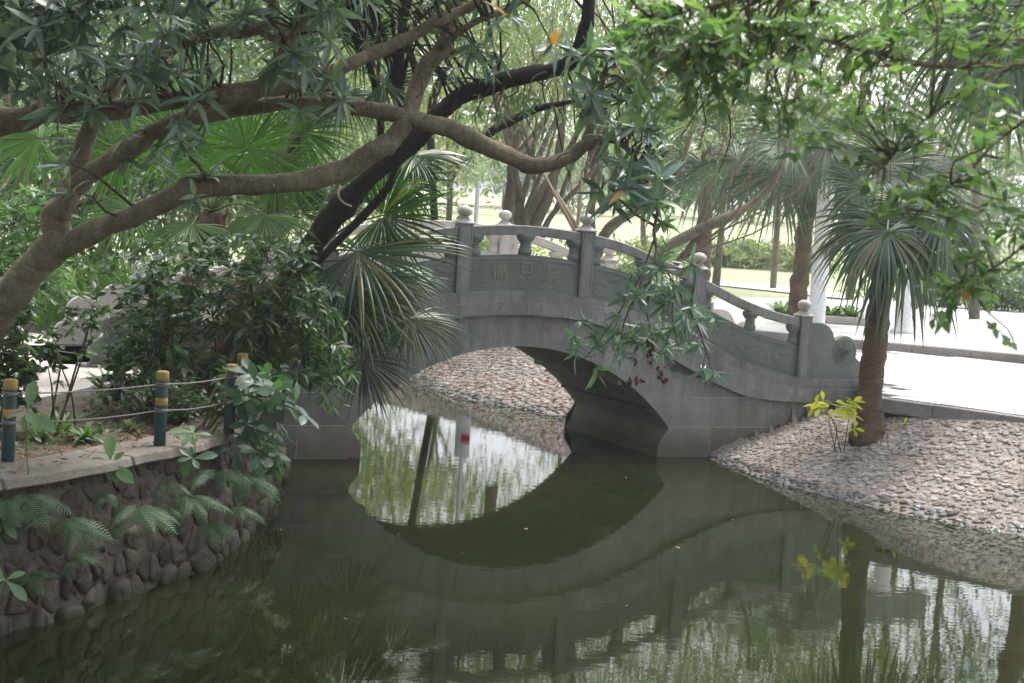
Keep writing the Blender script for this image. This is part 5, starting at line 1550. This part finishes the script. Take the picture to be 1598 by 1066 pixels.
# ------------------------------------------------------------------ ferns rooted in the wall
def fern_mesh(k):
    r_ = np.random.default_rng(300 + k)
    n_ = 19
    V, F = [], []
    ts = np.linspace(0.0, 1, n_)
    arc = 0.75 + 0.35 * k
    pts = [np.array([0.05 * math.sin(t_ * 3 + k), math.sin(t_ * arc) / arc, (math.cos(t_ * arc) - 1) / arc]) for t_ in ts]
    for i in range(2, n_):
        t_ = ts[i]; p = pts[i]; d_ = nrm(pts[i] - pts[i - 1])
        L = 0.26 * math.sin(PI * min(1, (t_ * 0.86 + 0.14)) ** 0.9) * r_.uniform(0.9, 1.08)
        L = max(L, 0.02)
        for s_ in (-1, 1):
            x = np.array([s_, 0, 0]); e = nrm(x + d_ * 0.35 + np.array([0, 0, -0.18]))
            w_ = 0.0145
            o = len(V)
            V += [p - d_ * w_, p + d_ * w_, p + e * L * .5 - d_ * w_ * .9, p + e * L * .5 + d_ * w_ * .9, p + e * L + np.array([0, 0, -L * .12])]
            F += [(o, o + 1, o + 3, o + 2) if s_ < 0 else (o, o + 2, o + 3, o + 1), (o + 2, o + 3, o + 4) if s_ < 0 else (o + 2, o + 4, o + 3)]
    mb = MB().add(V, F)
    mb.tube(pts, np.linspace(0.008, 0.002, n_), 4)
    me = mb.mesh('fern_frond'); me.materials.append(MATS['leaf_fern'])
    return me
FERN = [fern_mesh(k) for k in range(3)]
def fern(label, x, y, Y, L, n_, aim=(0.3, -.2, 1)):
    p = px(x, y, Y)
    t_ = root('fern', p, label, 'fern', 'ferns growing from the left wall')
    for k in range(n_):
        a = (k - (n_ - 1) / 2) * 2.2 / max(1, n_ - 1) + rng.uniform(-.2, .2)
        d_ = nrm(cam_vec(math.sin(a) * 1.0 + aim[0], 0.25 + aim[1] + rng.uniform(-.35, .25), math.cos(a) * 0.7 * aim[2] + .2))
        nn = nrm(np.array([0, 0, 1.0]) + cam_vec(0, 0, 1) * 0.6); nn = nrm(nn - d_ * (nn @ d_)); xx = np.cross(d_, nn)
        l = L * rng.uniform(0.75, 1.1)
        o = ob('frond', FERN[int(rng.integers(3))], None, t_)
        o.matrix_basis = Matrix(((xx[0] * l, d_[0] * l, nn[0] * l, p[0]), (xx[1] * l, d_[1] * l, nn[1] * l, p[1]), (xx[2] * l, d_[2] * l, nn[2] * l, p[2]), (0, 0, 0, 1)))
for lab, x, y, Y, L, n_, aim in (
    ('large spreading fern in the middle of the wall below the middle bollard', 215, 790, 12.95, 0.42, 6, (.6, -.2, 1)),
    ('fern with drooping fronds left of the large one, low on the wall', 92, 812, 12.05, 0.40, 3, (.8, -.15, 1)),
    ('fern near the left edge just under the coping', 35, 772, 11.65, 0.38, 3, (.9, -.1, .8)),
    ('fern at the very left edge of the wall, half out of the picture', -18, 775, 11.45, 0.34, 3, (.8, -.2, .8)),
    ('small fern near the water at the left of the wall', 42, 895, 11.75, 0.26, 4, (.6, -.1, 1)),
    ('yellowish small fern low on the wall below the drooping fronds', 110, 865, 12.2, 0.27, 4, (.7, -.2, 1)),
    ('fern hanging from the coping corner beside the large leaved plant', 340, 735, 14.05, 0.40, 6, (.5, -.2, 1)),
    ('pale fern right of the large spreading fern', 295, 775, 13.6, 0.36, 5, (.7, -.3, 1)),
    ('small fern close to the water at the far end of the wall', 325, 815, 13.9, 0.28, 4, (.6, -.3, 1)),
    ('fern under the far end of the coping near the bridge', 385, 745, 15.2, 0.36, 5, (.7, -.3, 1)),
    ('little fern under the seedling between the bollards', 150, 765, 12.6, 0.22, 4, (.4, -.3, 1)),
    ('fern in shade at the wall end below the large leaves', 370, 790, 14.8, 0.28, 4, (.7, -.4, 1))):
    fern(lab, x, y, Y, L * 1.15, n_ + 1, aim)
for k, s_ in enumerate(np.sort(rng.uniform(1.2, TOT - 2.2, 9))):
    z0 = rng.uniform(0.45, 1.0)
    q = wall_pt(s_, z0, 0.06); X_, Y_, Z_ = proj(q)
    fern('small scattered fern on the left wall, %s from the left' % 'first second third fourth fifth sixth seventh eighth last'.split()[k], X_, Y_, q[1], rng.uniform(0.22, 0.38), int(rng.integers(3, 5)), (rng.uniform(.1, .8), -.3, 1))
# roots and dry strands hanging on the wall
mb = MB()
for k in range(70):
    s_ = rng.uniform(1.6, TOT - 2.5); z0 = rng.uniform(0.35, 1.0)
    pts = [wall_pt(s_ + rng.normal() * 0.03 * j, z0 - j * rng.uniform(0.05, 0.09), 0.05 + 0.012 * j) for j in range(5)]
    mb.tube(pts, np.linspace(0.004, 0.0015, 5), 4)
mb.ob('hanging_roots', 'twig', None, label='dry roots and strands hanging down the left stone wall', cat='roots', kind='stuff')

# grass tufts behind the coping
def tuft(label, x, y, L, n_, Y=None, mat='leaf_grass', z=1.1, cat='grass', name='grass_tuft', group='grass tufts behind the coping', wid=0.02):
    p = pxz(x, y, z) if Y is None else px(x, y, Y)
    mb = MB()
    for k in range(n_):
        a = rng.uniform(0, 2 * PI); el = rng.uniform(0.6, 1.4); l = L * rng.uniform(0.6, 1.1)
        d_ = np.array([math.cos(a) * math.cos(el), math.sin(a) * math.cos(el), math.sin(el)]); side = np.array([-math.sin(a), math.cos(a), 0])
        q = p + np.array([math.cos(a), math.sin(a), 0]) * rng.uniform(0, 0.04); V = []
        for t_, w_ in ((0, .7), (.35, 1), (.7, .7), (1, .05)):
            c = q + d_ * l * t_ + np.array([math.cos(a), math.sin(a), 0]) * l * 0.35 * t_ * t_ + np.array([0, 0, -l * 0.45 * t_ ** 3])
            V += [c - side * wid * w_, c + side * wid * w_]
        mb.add(V, [(0, 1, 3, 2), (2, 3, 5, 4), (4, 5, 7, 6)])
    return mb.ob(name, mat, None, label=label, cat=cat, group=group)
for lab, x, y, L, n_ in (('tall bladed grass tuft behind the coping left of centre', 98, 672, 0.36, 26), ('bushy grass tuft just behind the coping edge between the bollards', 133, 690, 0.3, 34), ('low grass tuft right of the first bollard', 60, 688, 0.28, 30),
                        ('small grass tuft beside the yellow leaves', 205, 672, 0.2, 20), ('sparse grass tuft in the shade by the middle bollard', 275, 660, 0.25, 22), ('grass tuft beside the scroll stone by the path', 165, 605, 0.45, 30)):
    tuft(lab, x, y, L, n_)
# small weeds as ground cover on the left bank
n_ = 1500
P = np.column_stack([rng.uniform(-6.5, -2.8, n_), rng.uniform(12.2, 19, n_), np.full(n_, 1.1)])
dd, ww = pond_dist(P[:, :2]); P = P[(dd > 0.65) & ((P[:, 0] > -4.6) | (P[:, 1] < 14.6))]
D = nrm(rng.normal(size=(len(P), 3)) * [1, 1, .3] + [0, 0, .6]); V, F = leaf_cloud(T_OVATE_S, P + rng.uniform(0, .08, (len(P), 1)) * [0, 0, 1], D, rng.normal(size=(len(P), 3)) * .4 + [0, 0, 1], rng.uniform(0.04, 0.11, len(P)))
ob('ground_cover', mesh('ground_cover', V, F, True), 'leaf_shrub', label='low leafy weeds covering the soil behind the coping', cat='weeds', kind='stuff')
# fallen leaves on the coping, the soil and the far bank
def litter(label, P, Nn, L, name='fallen_leaves', mat='leaf_litter'):
    n_ = len(P)
    D = rng.normal(size=(n_, 3)); Nn = nrm(Nn + rng.normal(size=(n_, 3)) * 0.25); D = nrm(D - Nn * np.sum(D * Nn, 1, keepdims=True))
    V, F = leaf_cloud(leaf_template(0.2, 2, 0.5, -0.2, 'ovate'), P, D, Nn, L)
    ob(name, mesh(name, V, F), mat, label=label, cat='leaves', kind='stuff')
ps = []
for k in range(330):
    p = wall_pt(rng.uniform(0.5, TOT - 1), 1.185, -abs(rng.normal()) * 0.25 - 0.02); p[2] = 1.182
    ps.append(p)
for k in range(1300):
    p = wall_pt(rng.uniform(0.5, TOT - 1), 1.12, -rng.uniform(0.42, 1.6)); p[2] = 1.11
    ps.append(p)
ps = np.array(ps); litter('brown fallen leaves along the coping and soil of the left bank', ps, np.tile([0, 0, 1.0], (len(ps), 1)), rng.uniform(0.04, 0.10, len(ps)))
ps = np.column_stack([rng.uniform(-4.5, 3.0, 5200), rng.uniform(25.5, 38, 5200)])
dd, ww = pond_dist(ps); u, v = bco(ps)
ok = (dd > 0.08) & (dd < 2.8) & (v > 3.1) & (u > 1) & (~ww) & (rng.random(len(ps)) < np.where((dd < 0.75) | (dd > 2.0), 1.0, 0.16))
ps = ps[ok]; BZ, BN = bank_normals(ps)
litter('red brown dry leaves strewn over the bank behind the arch', np.column_stack([ps, BZ + 0.075]), BN, rng.uniform(0.06, 0.13, len(ps)), mat='leaf_litter_red')
ps = np.column_stack([rng.uniform(3, 9, 700), rng.uniform(16.5, 24, 700)])
dd, ww = pond_dist(ps); u, v = bco(ps)
ok = (dd > 0.02) & (~ww) & (v < -0.05) & ((ps - K0) @ KN < -0.05); ps = ps[ok]; BZ, BN = bank_normals(ps)
litter('scattered dry leaves on the right cobbled bank', np.column_stack([ps, BZ + 0.07]), BN, rng.uniform(0.03, 0.07, len(ps)))
for (x, y, L, mat), lab in (((1140, 727, 0.08, 'white_paint'), 'white scrap lying at the water edge by the bridge'), ((1107, 849, 0.055, 'leaf_litter'), 'pinkish leaf floating in the reflection of the bridge'), ((1141, 811, 0.045, 'leaf_litter'), 'small brown leaf floating near the right bank'), ((816, 824, 0.04, 'leaf_yellow'), 'tiny pale leaf floating under the arch'), ((1052, 853, 0.05, 'leaf_yellow'), 'pale leaf floating left of the pinkish leaf')):
    p = pxz(x, y, 0.008)
    if mat == 'white_paint': p[2] = gbase(p[0], p[1]) + 0.07 if gbase(p[0], p[1]) > 0 else 0.03
    V, F = leaf_cloud(T_BROAD, [p], [nrm(np.array([1, rng.normal() * .5, 0]))], [np.array([0, 0, 1.0])], [L * 1.6])
    ob('floating_leaf' if mat != 'white_paint' else 'litter_scrap', mesh('floating_leaf', V, F), mat, label=lab, cat='leaf' if mat != 'white_paint' else 'litter')

n_ = 420
ps = np.column_stack([rng.uniform(-3.5, 7, n_), rng.uniform(9, 27, n_)])
dd, ww = pond_dist(ps); ok = (dd < -0.02) & (rng.random(n_) < np.where(dd > -0.35, 1.0, 0.16)); ps = ps[ok]
litter('small leaf scraps floating on the pond, thickest along its edges', np.column_stack([ps, np.full(len(ps), 0.006)]), np.tile([0, 0, 6.0], (len(ps), 1)), rng.uniform(0.015, 0.05, len(ps)), name='floating_scraps')

# ------------------------------------------------------------------ plaza furniture
gA = px(1273, 510, 36); gA[2] = 1.35
gB = px(1409, 512, 36.5); gB[2] = 1.35
gate = root('garden_gate', gA, 'tall gate pillared gate on the plaza beside the palm', 'gate')
for q in (gA, gB):
    o = MB().lathe([(0.30, 0), (0.30, 0.08), (0.23, 0.1), (0.20, 0.16), (0.19, 3.35), (0.25, 3.4), (0.25, 3.46)], tuple(q), 28).ob('pillar', 'white_paint', gate)
    for f in o.data.polygons: f.use_smooth = len(f.vertices) == 4
gd = nrm(gB - gA); gn = np.array([-gd[1], gd[0], 0])
P4 = [gA - gd * 1.1 - gn * .22, gB + gd * 1.1 - gn * .22, gB + gd * 1.1 + gn * .22, gA - gd * 1.1 + gn * .22]
MB().add([(q[0], q[1], 4.81) for q in P4] + [(q[0], q[1], 5.55) for q in P4], [(3, 2, 1, 0), (4, 5, 6, 7), (0, 1, 5, 4), (1, 2, 6, 5), (2, 3, 7, 6), (3, 0, 4, 7)]).ob('beam', 'granite', gate, bevel=0.02)
plx = pxz(1308, 506, 1.355)
pln = root('planter', plx, 'low stone planter at the foot of the gate pillar', 'planter')
for a, b_ in (((-0.95, -0.1), (0.75, 0.1)), ((-0.95, 0.9), (0.75, 1.1)), ((-0.95, 0.1), (-0.75, 0.9)), ((0.55, 0.1), (0.75, 0.9))):
    MB().box((plx[0] + a[0], plx[1] + a[1], 1.35), (plx[0] + b_[0], plx[1] + b_[1], 1.55)).ob('planter_edge', 'granite_pale', pln, bevel=0.02)
for i, (dx, dy, lab) in enumerate(((-1.35, .45, 'spiky leaved clump left of the gate pillar'), (-0.75, .5, 'spiky leaved clump between the palm trunk and the gate pillar'), (-.1, .5, 'spiky leaved clump just right of the gate pillar'), (.4, .5, 'spiky leaved clump at the right end of the planter'))):
    q = plx + np.array([dx, dy, 0.05]); X_, Y_, Z_ = proj(q)
    tuft(lab, X_, Y_, 0.75, 46, q[1], 'leaf_grass', cat='plant', name='spiky_plant', group='spiky plants round the gate pillar', wid=0.05)
p3 = px(735, 470, 33); p3[2] = gbase(p3[0], p3[1]) - 0.02
sp = root('sign_post', p3, 'white post with a red plate on the bank behind the bridge', 'post')
MB().lathe([(0.16, 0), (0.16, 1.72 - p3[2]), (0.05, 1.74 - p3[2]), (0.045, 4.2 - p3[2])], tuple(p3), 16).ob('pole', 'white_paint', sp)
MB().box((p3[0] - .03, p3[1] - .2, 1.2), (p3[0] + .15, p3[1] - .165, 1.4)).ob('red_plate', 'red_paint', sp)

# ------------------------------------------------------------------ trees beyond the bridge
def bg_tree(name, label, base, H, W, n_clump, n_leaf, L, mat, trunk_r=0.15, lean=(0, 0), trunks=None, tpl=None, weep=0.0, zc=0.62, bark='bark_grey', flat=0.55, single=0, group='trees beyond the bridge'):
    base = np.asarray(base, float)
    t_ = root(name, base, label, 'tree', group)
    top = base + np.array([lean[0], lean[1], H * zc])
    S_ = []
    if trunks is None:
        S_.append(limb_obj('trunk', np.column_stack([np.array([base, base * .6 + top * .4 + rng.normal(size=3) * .15, top]), [trunk_r, trunk_r * .75, trunk_r * .45]]), bark, t_, 18, 10, 0.05, world=True))
    else:
        for tk in trunks: S_.append(limb_obj('trunk', tk, bark, t_, 26, 10, 0.05, world=True))
    cl = []
    for k in range(n_clump):
        d_ = rand_dirs(1)[0]; r_ = rng.uniform(0.35, 1.0) ** 0.5
        cl.append(top + d_ * r_ * np.array([W, W, H * flat * 0.62]) + np.array([0, 0, H * 0.08]))
    cl = np.array(cl); src = np.vstack(S_)
    for k in range(min(9, n_clump)):
        a = src[int(len(src) * rng.uniform(0.5, .99))][:3]; e = cl[k]
        limb_obj('branch', np.column_stack([np.array([a, (a + e) / 2 + rng.normal(size=3) * 0.1 * np.linalg.norm(e - a), e]), [trunk_r * .4, trunk_r * .25, trunk_r * .08]]), bark, t_, 10, 6, 0.02, world=True)
    per = n_leaf // n_clump
    P = (cl[:, None, :] + rng.normal(size=(n_clump, per, 3)) * np.array([W * .24, W * .24, H * .085]) * rng.uniform(0.6, 1.3, (n_clump, 1, 1))).reshape(-1, 3)
    P = P[P[:, 2] > base[2] + 0.25]
    D = nrm(rng.normal(size=(len(P), 3)) + np.array([0, 0, -0.4 - weep * 3])); N = nrm(rng.normal(size=(len(P), 3)) * .7 + [0, 0, 1])
    V, F = leaf_cloud(tpl or T_FAR, P, D, N, L * rng.uniform(0.6, 1.25, len(P)))
    ob('crown', mesh('crown', V, F, True), mat, t_, kind='stuff')
    return t_
def gxy(x, Y, z=1.1):
    p = px(x, 400, Y); p[2] = z; return p
def tk(pts): return limb_px(pts)
# the many stemmed tree behind the crown of the bridge
bg_tree('park_tree', 'pale tree with several leaning stems just behind the top of the bridge', gxy(836, 34), 6.0, 2.8, 26, 7000, 0.13, 'leaf_far', 0.16, zc=0.95, flat=0.5,
        trunks=[tk([(832, 372, 34, 26), (820, 345, 34, 20), (845, 300, 34, 17), (872, 262, 34, 13), (905, 200, 34, 9), (930, 130, 34, 5)]), tk([(838, 372, 34, 26), (838, 345, 34, 22), (856, 305, 34, 20), (870, 250, 34, 14), (880, 170, 34, 9), (885, 90, 34, 5)]),
                tk([(845, 370, 34, 12), (860, 338, 34, 10), (905, 290, 34, 8), (950, 235, 34, 5)]), tk([(826, 370, 34, 12), (804, 340, 34, 8), (822, 293, 34, 7), (835, 230, 34, 5)])], tpl=T_NARROW and leaf_template(0.12, 2, .1, .2), weep=0.5, lean=(0.6, 0))
bg_tree('park_tree', 'upright grey trunked tree left of the leaning stems behind the bridge', gxy(795, 37), 6.2, 2.6, 24, 6500, 0.14, 'leaf_far', 0.16, zc=0.98, flat=0.5, trunks=[tk([(792, 372, 37, 24), (794, 330, 37, 21), (798, 282, 37, 19), (802, 200, 37, 14), (800, 110, 37, 8)])], tpl=leaf_template(0.12, 2, .1, .2), weep=0.6)
bg_tree('park_tree', 'tree with a long trunk leaning right behind the right half of the bridge', gxy(1000, 33), 5.6, 1.9, 12, 2200, 0.13, 'leaf_far', 0.06, zc=1.1, flat=0.4, trunks=[tk([(1000, 440, 33, 22), (1035, 394, 33, 20), (1085, 362, 33, 19), (1146, 335, 33, 15), (1190, 305, 33, 11), (1220, 260, 33, 8), (1235, 180, 33, 5)]), tk([(1050, 420, 33.2, 11), (1068, 395, 33.2, 9), (1100, 362, 33.2, 8)])], lean=(3.0, 0), weep=0.3)
bg_tree('park_tree', 'tree with a curved mossy trunk rising right of the ball finial', gxy(938, 36), 6.2, 2.8, 26, 7000, 0.14, 'leaf_far', 0.16, zc=0.98, flat=0.5, trunks=[tk([(930, 400, 36, 20), (945, 362, 36, 19), (975, 338, 36, 17), (1020, 312, 36, 14), (1055, 270, 36, 11), (1085, 190, 36, 7)]), tk([(926, 380, 36.5, 13), (924, 330, 36.5, 12), (927, 282, 36.5, 11), (920, 200, 36.5, 8), (930, 110, 36.5, 5)])], lean=(1.2, 0), tpl=leaf_template(0.12, 2, .1, .2), weep=0.5)
# bamboo props
for a, b_, lab in (((849, 272), (898, 362), 'left bamboo prop leaning against the tree behind the bridge'), ((868, 300), (902, 356), 'short bamboo prop between the two long ones'), ((911, 246), (901, 358), 'upright bamboo prop behind the ball finial')):
    q = np.vstack([limb_px([(*a, 32, 5)]), limb_px([((a[0] + b_[0]) / 2, (a[1] + b_[1]) / 2, 31.7, 6)]), limb_px([(*b_, 31.5, 7)])])
    ext = q[-1] + (q[-1] - q[0]) * 0.0
    e2 = q[-1].copy(); dirn = q[-1, :3] - q[0, :3]
    if dirn[2] < -0.3:
        k_ = (e2[2] - 1.0) / -dirn[2]; e2[:3] = e2[:3] + dirn * k_; q = np.vstack([q, e2])
    S = spline(q, 14); V, F = tube_geo(S[:, :3], S[:, 3], 7)
    MB().add(V, F.tolist()).ob('bamboo_prop', 'bamboo', None, smooth=True, label=lab, cat='prop', group='bamboo props behind the bridge')
# thin dark stems behind the crossing limbs
for k, (pts, lab) in enumerate((([(372, 570, 19.0, 16), (470, 440, 19.1, 15), (600, 300, 19.3, 15), (626, 220, 19.3, 15), (625, 120, 19.3, 15), (629, 0, 19.3, 14), (635, -150, 19.3, 9)], 'thin dark trunk rising upright behind the limb crossing'),
                               ([(350, 570, 19.3, 15), (440, 440, 19.4, 14), (570, 300, 19.6, 14), (593, 223, 19.6, 14), (590, 160, 19.6, 14), (575, 100, 19.6, 12), (551, 55, 19.6, 10), (520, -80, 19.6, 6)], 'thin dark trunk bending left behind the limb crossing'),
                               ([(690, 430, 39, 13), (672, 200, 39, 15), (690, 120, 39, 13), (720, 40, 39, 10), (740, -80, 39, 6)], 'thin dark trunk right of the limb crossing'))):
    tkp = tk(pts); base = tkp[0, :3].copy(); base[2] = 1.05; tkp[0, :3] = base
    bg_tree('slender_tree', lab + ', pale hanging leaves above', base, 9.0 if k == 2 else 7.0, 2.6 if k == 2 else 1.6, 26, 6500 if k == 2 else 2500, 0.16, 'leaf_far' if k == 2 else 'leaf_far_dark', 0.08, lean=(0, 0) if k == 2 else (1.6, 0.2), trunks=[tkp], tpl=leaf_template(0.11, 2, .1, .2), weep=0.7, bark='bark_dark', zc=0.75 if k == 2 else 0.95)
# row of trees across the lawn
rowt = [(-150, 30, 9, 3.4, 'leaf_far_dark', 'tall dark tree left of the picture behind the path'), (130, 30, 6, 2.6, 'leaf_far_dark', 'low dark tree behind the left scroll stones'), (370, 36, 6.5, 2.8, 'leaf_far_dark', 'low dark tree behind the left half of the bridge'), (40, 27, 9, 3.4, 'leaf_far_dark', 'dense dark tree at the upper left behind the limbs'), (170, 34, 11, 3.8, 'leaf_far', 'bright green tree behind the backlit palm'), (300, 40, 12, 4.2, 'leaf_far', 'light green tree left of the dark palm'),
        (430, 48, 13, 4.6, 'leaf_far', 'yellow green tree between the two left palms'), (560, 55, 9.5, 4.0, 'leaf_far', 'yellow green tree behind the limb crossing'), (690, 62, 10, 4.5, 'leaf_far', 'pale tree behind the black trunk'), (1010, 85, 10, 5.0, 'leaf_far', 'hazy tree far across the lawn right of the bridge crown'),
        (1120, 60, 14, 5.2, 'leaf_far', 'light tree behind the distant fan palm'), (1210, 70, 16, 6, 'leaf_far', 'light tree behind the grey palm'), (1330, 58, 15, 5.4, 'leaf_far', 'light tree behind the fig leaves right of the pillar'), (1430, 52, 13, 4.8, 'leaf_far', 'dark green tree behind the bank palm'), (1530, 47, 12, 4.2, 'leaf_far', 'dark green tree at the right behind the hanging fronds'), (1650, 40, 10, 4, 'leaf_far_dark', 'dark tree beyond the right edge'), (1750, 34, 10, 4, 'leaf_far_dark', 'near dark tree beyond the right edge')]
for x, Y, H, W, mt, lab in rowt:
    right_ = x > 900
    bg_tree('broad_tree', lab, gxy(x, Y, 1.0 + max(0, (Y - 75) * .035)), H, W, 34 if right_ else 44, 4800 if right_ else 9000, 0.10 + Y * 0.0032, mt, 0.16, lean=(rng.normal() * .4, 0), zc=0.55 if x < 640 else 0.8, flat=0.9 if x < 640 else 0.6)
far_t = [(-60, 130), (120, 150), (330, 145), (480, 170), (640, 165), (780, 200), (900, 190), (960, 230), (1060, 210), (1170, 200), (1290, 215), (1400, 180), (1510, 175), (1640, 150)]
for k, (x, Y) in enumerate(far_t):
    bg_tree('distant_tree', 'distant hazy tree at the back of the lawn, number %s from the left' % ('first second third fourth fifth sixth seventh eighth ninth tenth eleventh twelfth thirteenth fourteenth'.split()[k]), gxy(x, Y, 1.0 + max(0, (Y - 75) * .035)), rng.uniform(10, 14), rng.uniform(7, 10), 26, 3200, 0.8, 'leaf_far_dark' if k % 2 else 'leaf_far', 0.2, zc=0.5, flat=0.8, group='distant trees behind the lawn')
# clipped shrubs along the back of the lawn
for k, x in enumerate((700, 760, 960, 1400, 1480, 1560)):
    bg_tree('lawn_shrub', 'rounded pale shrub on the lawn, %s in the row' % ('first second third fourth fifth last'.split()[k]), gxy(x, 64 + 6 * math.sin(k * 2.1), 1.1), 2.2, 2.4, 12, 1500, 0.28, 'leaf_far', 0.08, zc=0.45, flat=0.9, group='shrubs on the lawn')
for k, x in enumerate((1075, 1130, 1180, 1235)):
    bg_tree('hedge_shrub', '%s low hazy hedge shrub at the back of the lawn between the palms' % ('leftmost', 'second', 'third', 'rightmost')[k], gxy(x, 92, 1.6), 1.7, 3.0, 14, 1800, 0.4, 'leaf_far', 0.06, zc=0.4, flat=0.8, group='low hedge across the lawn')
# tall reedy grass behind the left end of the bridge
reed = MB()
for k in range(900):
    p = gxy(rng.uniform(60, 330), rng.uniform(25, 29)); a = rng.uniform(0, 6.28); l = rng.uniform(0.9, 2.0); V = []
    side = np.array([math.cos(a), math.sin(a), 0]); ln = rand_dirs(1)[0] * [1, 1, 0] * 0.6
    for t_, w_ in ((0, .6), (.4, 1), (.75, .7), (1, .05)):
        c = p + np.array([0, 0, 1.0]) * l * (t_ - 0.35 * t_ ** 3) + ln * l * t_ ** 2
        V += [c - side * 0.022 * w_, c + side * 0.022 * w_]
    reed.add(V, [(0, 1, 3, 2), (2, 3, 5, 4), (4, 5, 7, 6)])
reed.ob('reed_grass', 'leaf_grass', None, label='tall pale reedy grass behind the left end of the bridge', cat='grass', kind='stuff')
# green hedge at the right behind the plaza
for k, (x, Y) in enumerate(((1480, 56), (1530, 56), (1580, 56), (1640, 55))):
    bg_tree('hedge_shrub', '%s green hedge shrub behind the plaza at the right edge' % ('leftmost', 'second', 'third', 'rightmost')[k], gxy(x, Y, 1.2), 1.9, 1.3, 10, 1800, 0.2, 'leaf_far_dark', 0.06, zc=0.45, flat=0.9, group='hedge shrubs at the right')

# ------------------------------------------------------------------ two small figures far off on the lawn
def person(label, x, Y, cloth, legs, mirror=1):
    p = px(x, 430, Y); p[2] = 1.16 + max(0, (Y - 75) * .035)
    t_ = root('person', p, label, 'person', 'people on the lawn')
    J = {'pel': (0, 0, .92), 'che': (0, 0.01, 1.25), 'nek': (0, 0.02, 1.44), 'hed': (0, -0.01, 1.52), 'top': (0, -0.01, 1.66),
         'hl': (.09, 0, .9), 'kl': (.11, -.05, .5), 'al': (.11, .08, .08), 'tl': (.12, -.08, .03), 'hr': (-.09, 0, .9), 'kr': (-.1, -.1, .5), 'ar': (-.1, -.12, .08), 'tr': (-.1, -.27, .03),
         'sl': (.18, 0, 1.38), 'el': (.23, .06, 1.12), 'wl': (.22, -.02, .87), 'gl': (.21, -.04, .78), 'sr': (-.18, 0, 1.38), 'er': (-.23, .04, 1.12), 'wr': (-.21, -.1, .9), 'gr': (-.2, -.13, .82)}
    rad = {'pel': .15, 'che': .16, 'nek': .06, 'hed': .085, 'top': .08, 'hl': .09, 'kl': .06, 'al': .04, 'tl': .035, 'hr': .09, 'kr': .06, 'ar': .04, 'tr': .035, 'sl': .06, 'el': .045, 'wl': .032, 'gl': .035, 'sr': .06, 'er': .045, 'wr': .032, 'gr': .035}
    E = [('pel', 'che'), ('che', 'nek'), ('nek', 'hed'), ('hed', 'top'), ('pel', 'hl'), ('hl', 'kl'), ('kl', 'al'), ('al', 'tl'), ('pel', 'hr'), ('hr', 'kr'), ('kr', 'ar'), ('ar', 'tr'), ('che', 'sl'), ('sl', 'el'), ('el', 'wl'), ('wl', 'gl'), ('che', 'sr'), ('sr', 'er'), ('er', 'wr'), ('wr', 'gr')]
    ks = list(J); me = bpy.data.meshes.new('body')
    me.from_pydata([(J[k][0] * mirror, J[k][1], J[k][2]) for k in ks], [(ks.index(a), ks.index(b_)) for a, b_ in E], []); me.update()
    o = bpy.data.objects.new('body', me); COL.objects.link(o); o.parent = t_
    md = o.modifiers.new('skin', 'SKIN'); o.modifiers.new('sub', 'SUBSURF').levels = 1
    for i, k in enumerate(ks): me.skin_vertices[0].data[i].radius = (rad[k], rad[k] * .8)
    me.skin_vertices[0].data[0].use_root = True
    bpy.context.view_layer.update()
    dg = bpy.context.evaluated_depsgraph_get(); m2 = bpy.data.meshes.new_from_object(o.evaluated_get(dg))
    o.modifiers.clear(); o.data = m2
    for c in (cloth, legs, 'skin', 'hair'): m2.materials.append(MATS[c])
    for f in m2.polygons:
        z = f.center.z
        f.material_index = 3 if z > 1.6 else 2 if z > 1.47 or (abs(f.center.x) > .17 and z < .9) else 1 if z < .95 else 0
        f.use_smooth = True
    return t_
plain_mat('cloth_blue', (0.06, 0.09, 0.17), 0.9); plain_mat('cloth_red', (0.5, 0.05, 0.04), 0.9); plain_mat('cloth_dark', (0.04, 0.045, 0.06), 0.9); plain_mat('skin', (0.42, 0.27, 0.19), 0.6); plain_mat('hair', (0.02, 0.015, 0.012), 0.6)
person('person in dark blue clothes standing far off on the lawn behind the palm fronds', 1326, 84, 'cloth_blue', 'cloth_dark')
person('person in a red top far off on the lawn, mostly hidden by palm fronds', 1291, 86, 'cloth_red', 'cloth_dark', -1)

# big trees of the near left bank, outside the frame: their crowns overhang and mirror in the water; the two behind the camera are added to block sky light
for (x, y), H, W, lab in (((-8.2, 8.2), 8.0, 3.6, 'large shade tree outside the left edge of the picture'), ((-8.8, 1.5), 9.0, 4.2, 'large shade tree on the left bank beside the camera'), ((-5.5, -9.5), 12, 5.5, 'unseen tree added behind the camera to the left to block sky light'), ((5.5, -10), 12, 5.5, 'unseen tree added behind the camera to the right to block sky light')):
    bg_tree('shade_tree', lab, (x, y, 1.05), H, W, 60, 12000, 0.2, 'leaf_far_dark', 0.3, zc=0.78, flat=0.55, bark='bark_brown', lean=(1.6, 0.5), group='shade trees of the left bank')

# ------------------------------------------------------------------ hazy air
hz = MB().box((-515, -310, -2.0), (515, 915, 30.0)).ob('haze', None, None, kind='stuff', label='thin pale haze in the air over the whole park', cat='haze')
hm = bpy.data.materials.new('haze'); hm.use_nodes = True
hn = hm.node_tree; hn.nodes.remove(hn.nodes['Principled BSDF'])
pvv = hn.nodes.new('ShaderNodeVolumePrincipled')
pvv.inputs['Color'].default_value = (0.93, 0.96, 1.0, 1)
pvv.inputs['Density'].default_value = 0.0007
pvv.inputs['Anisotropy'].default_value = 0.3
hn.links.new(pvv.outputs[0], hn.nodes['Material Output'].inputs['Volume'])
hz.data.materials.append(hm)
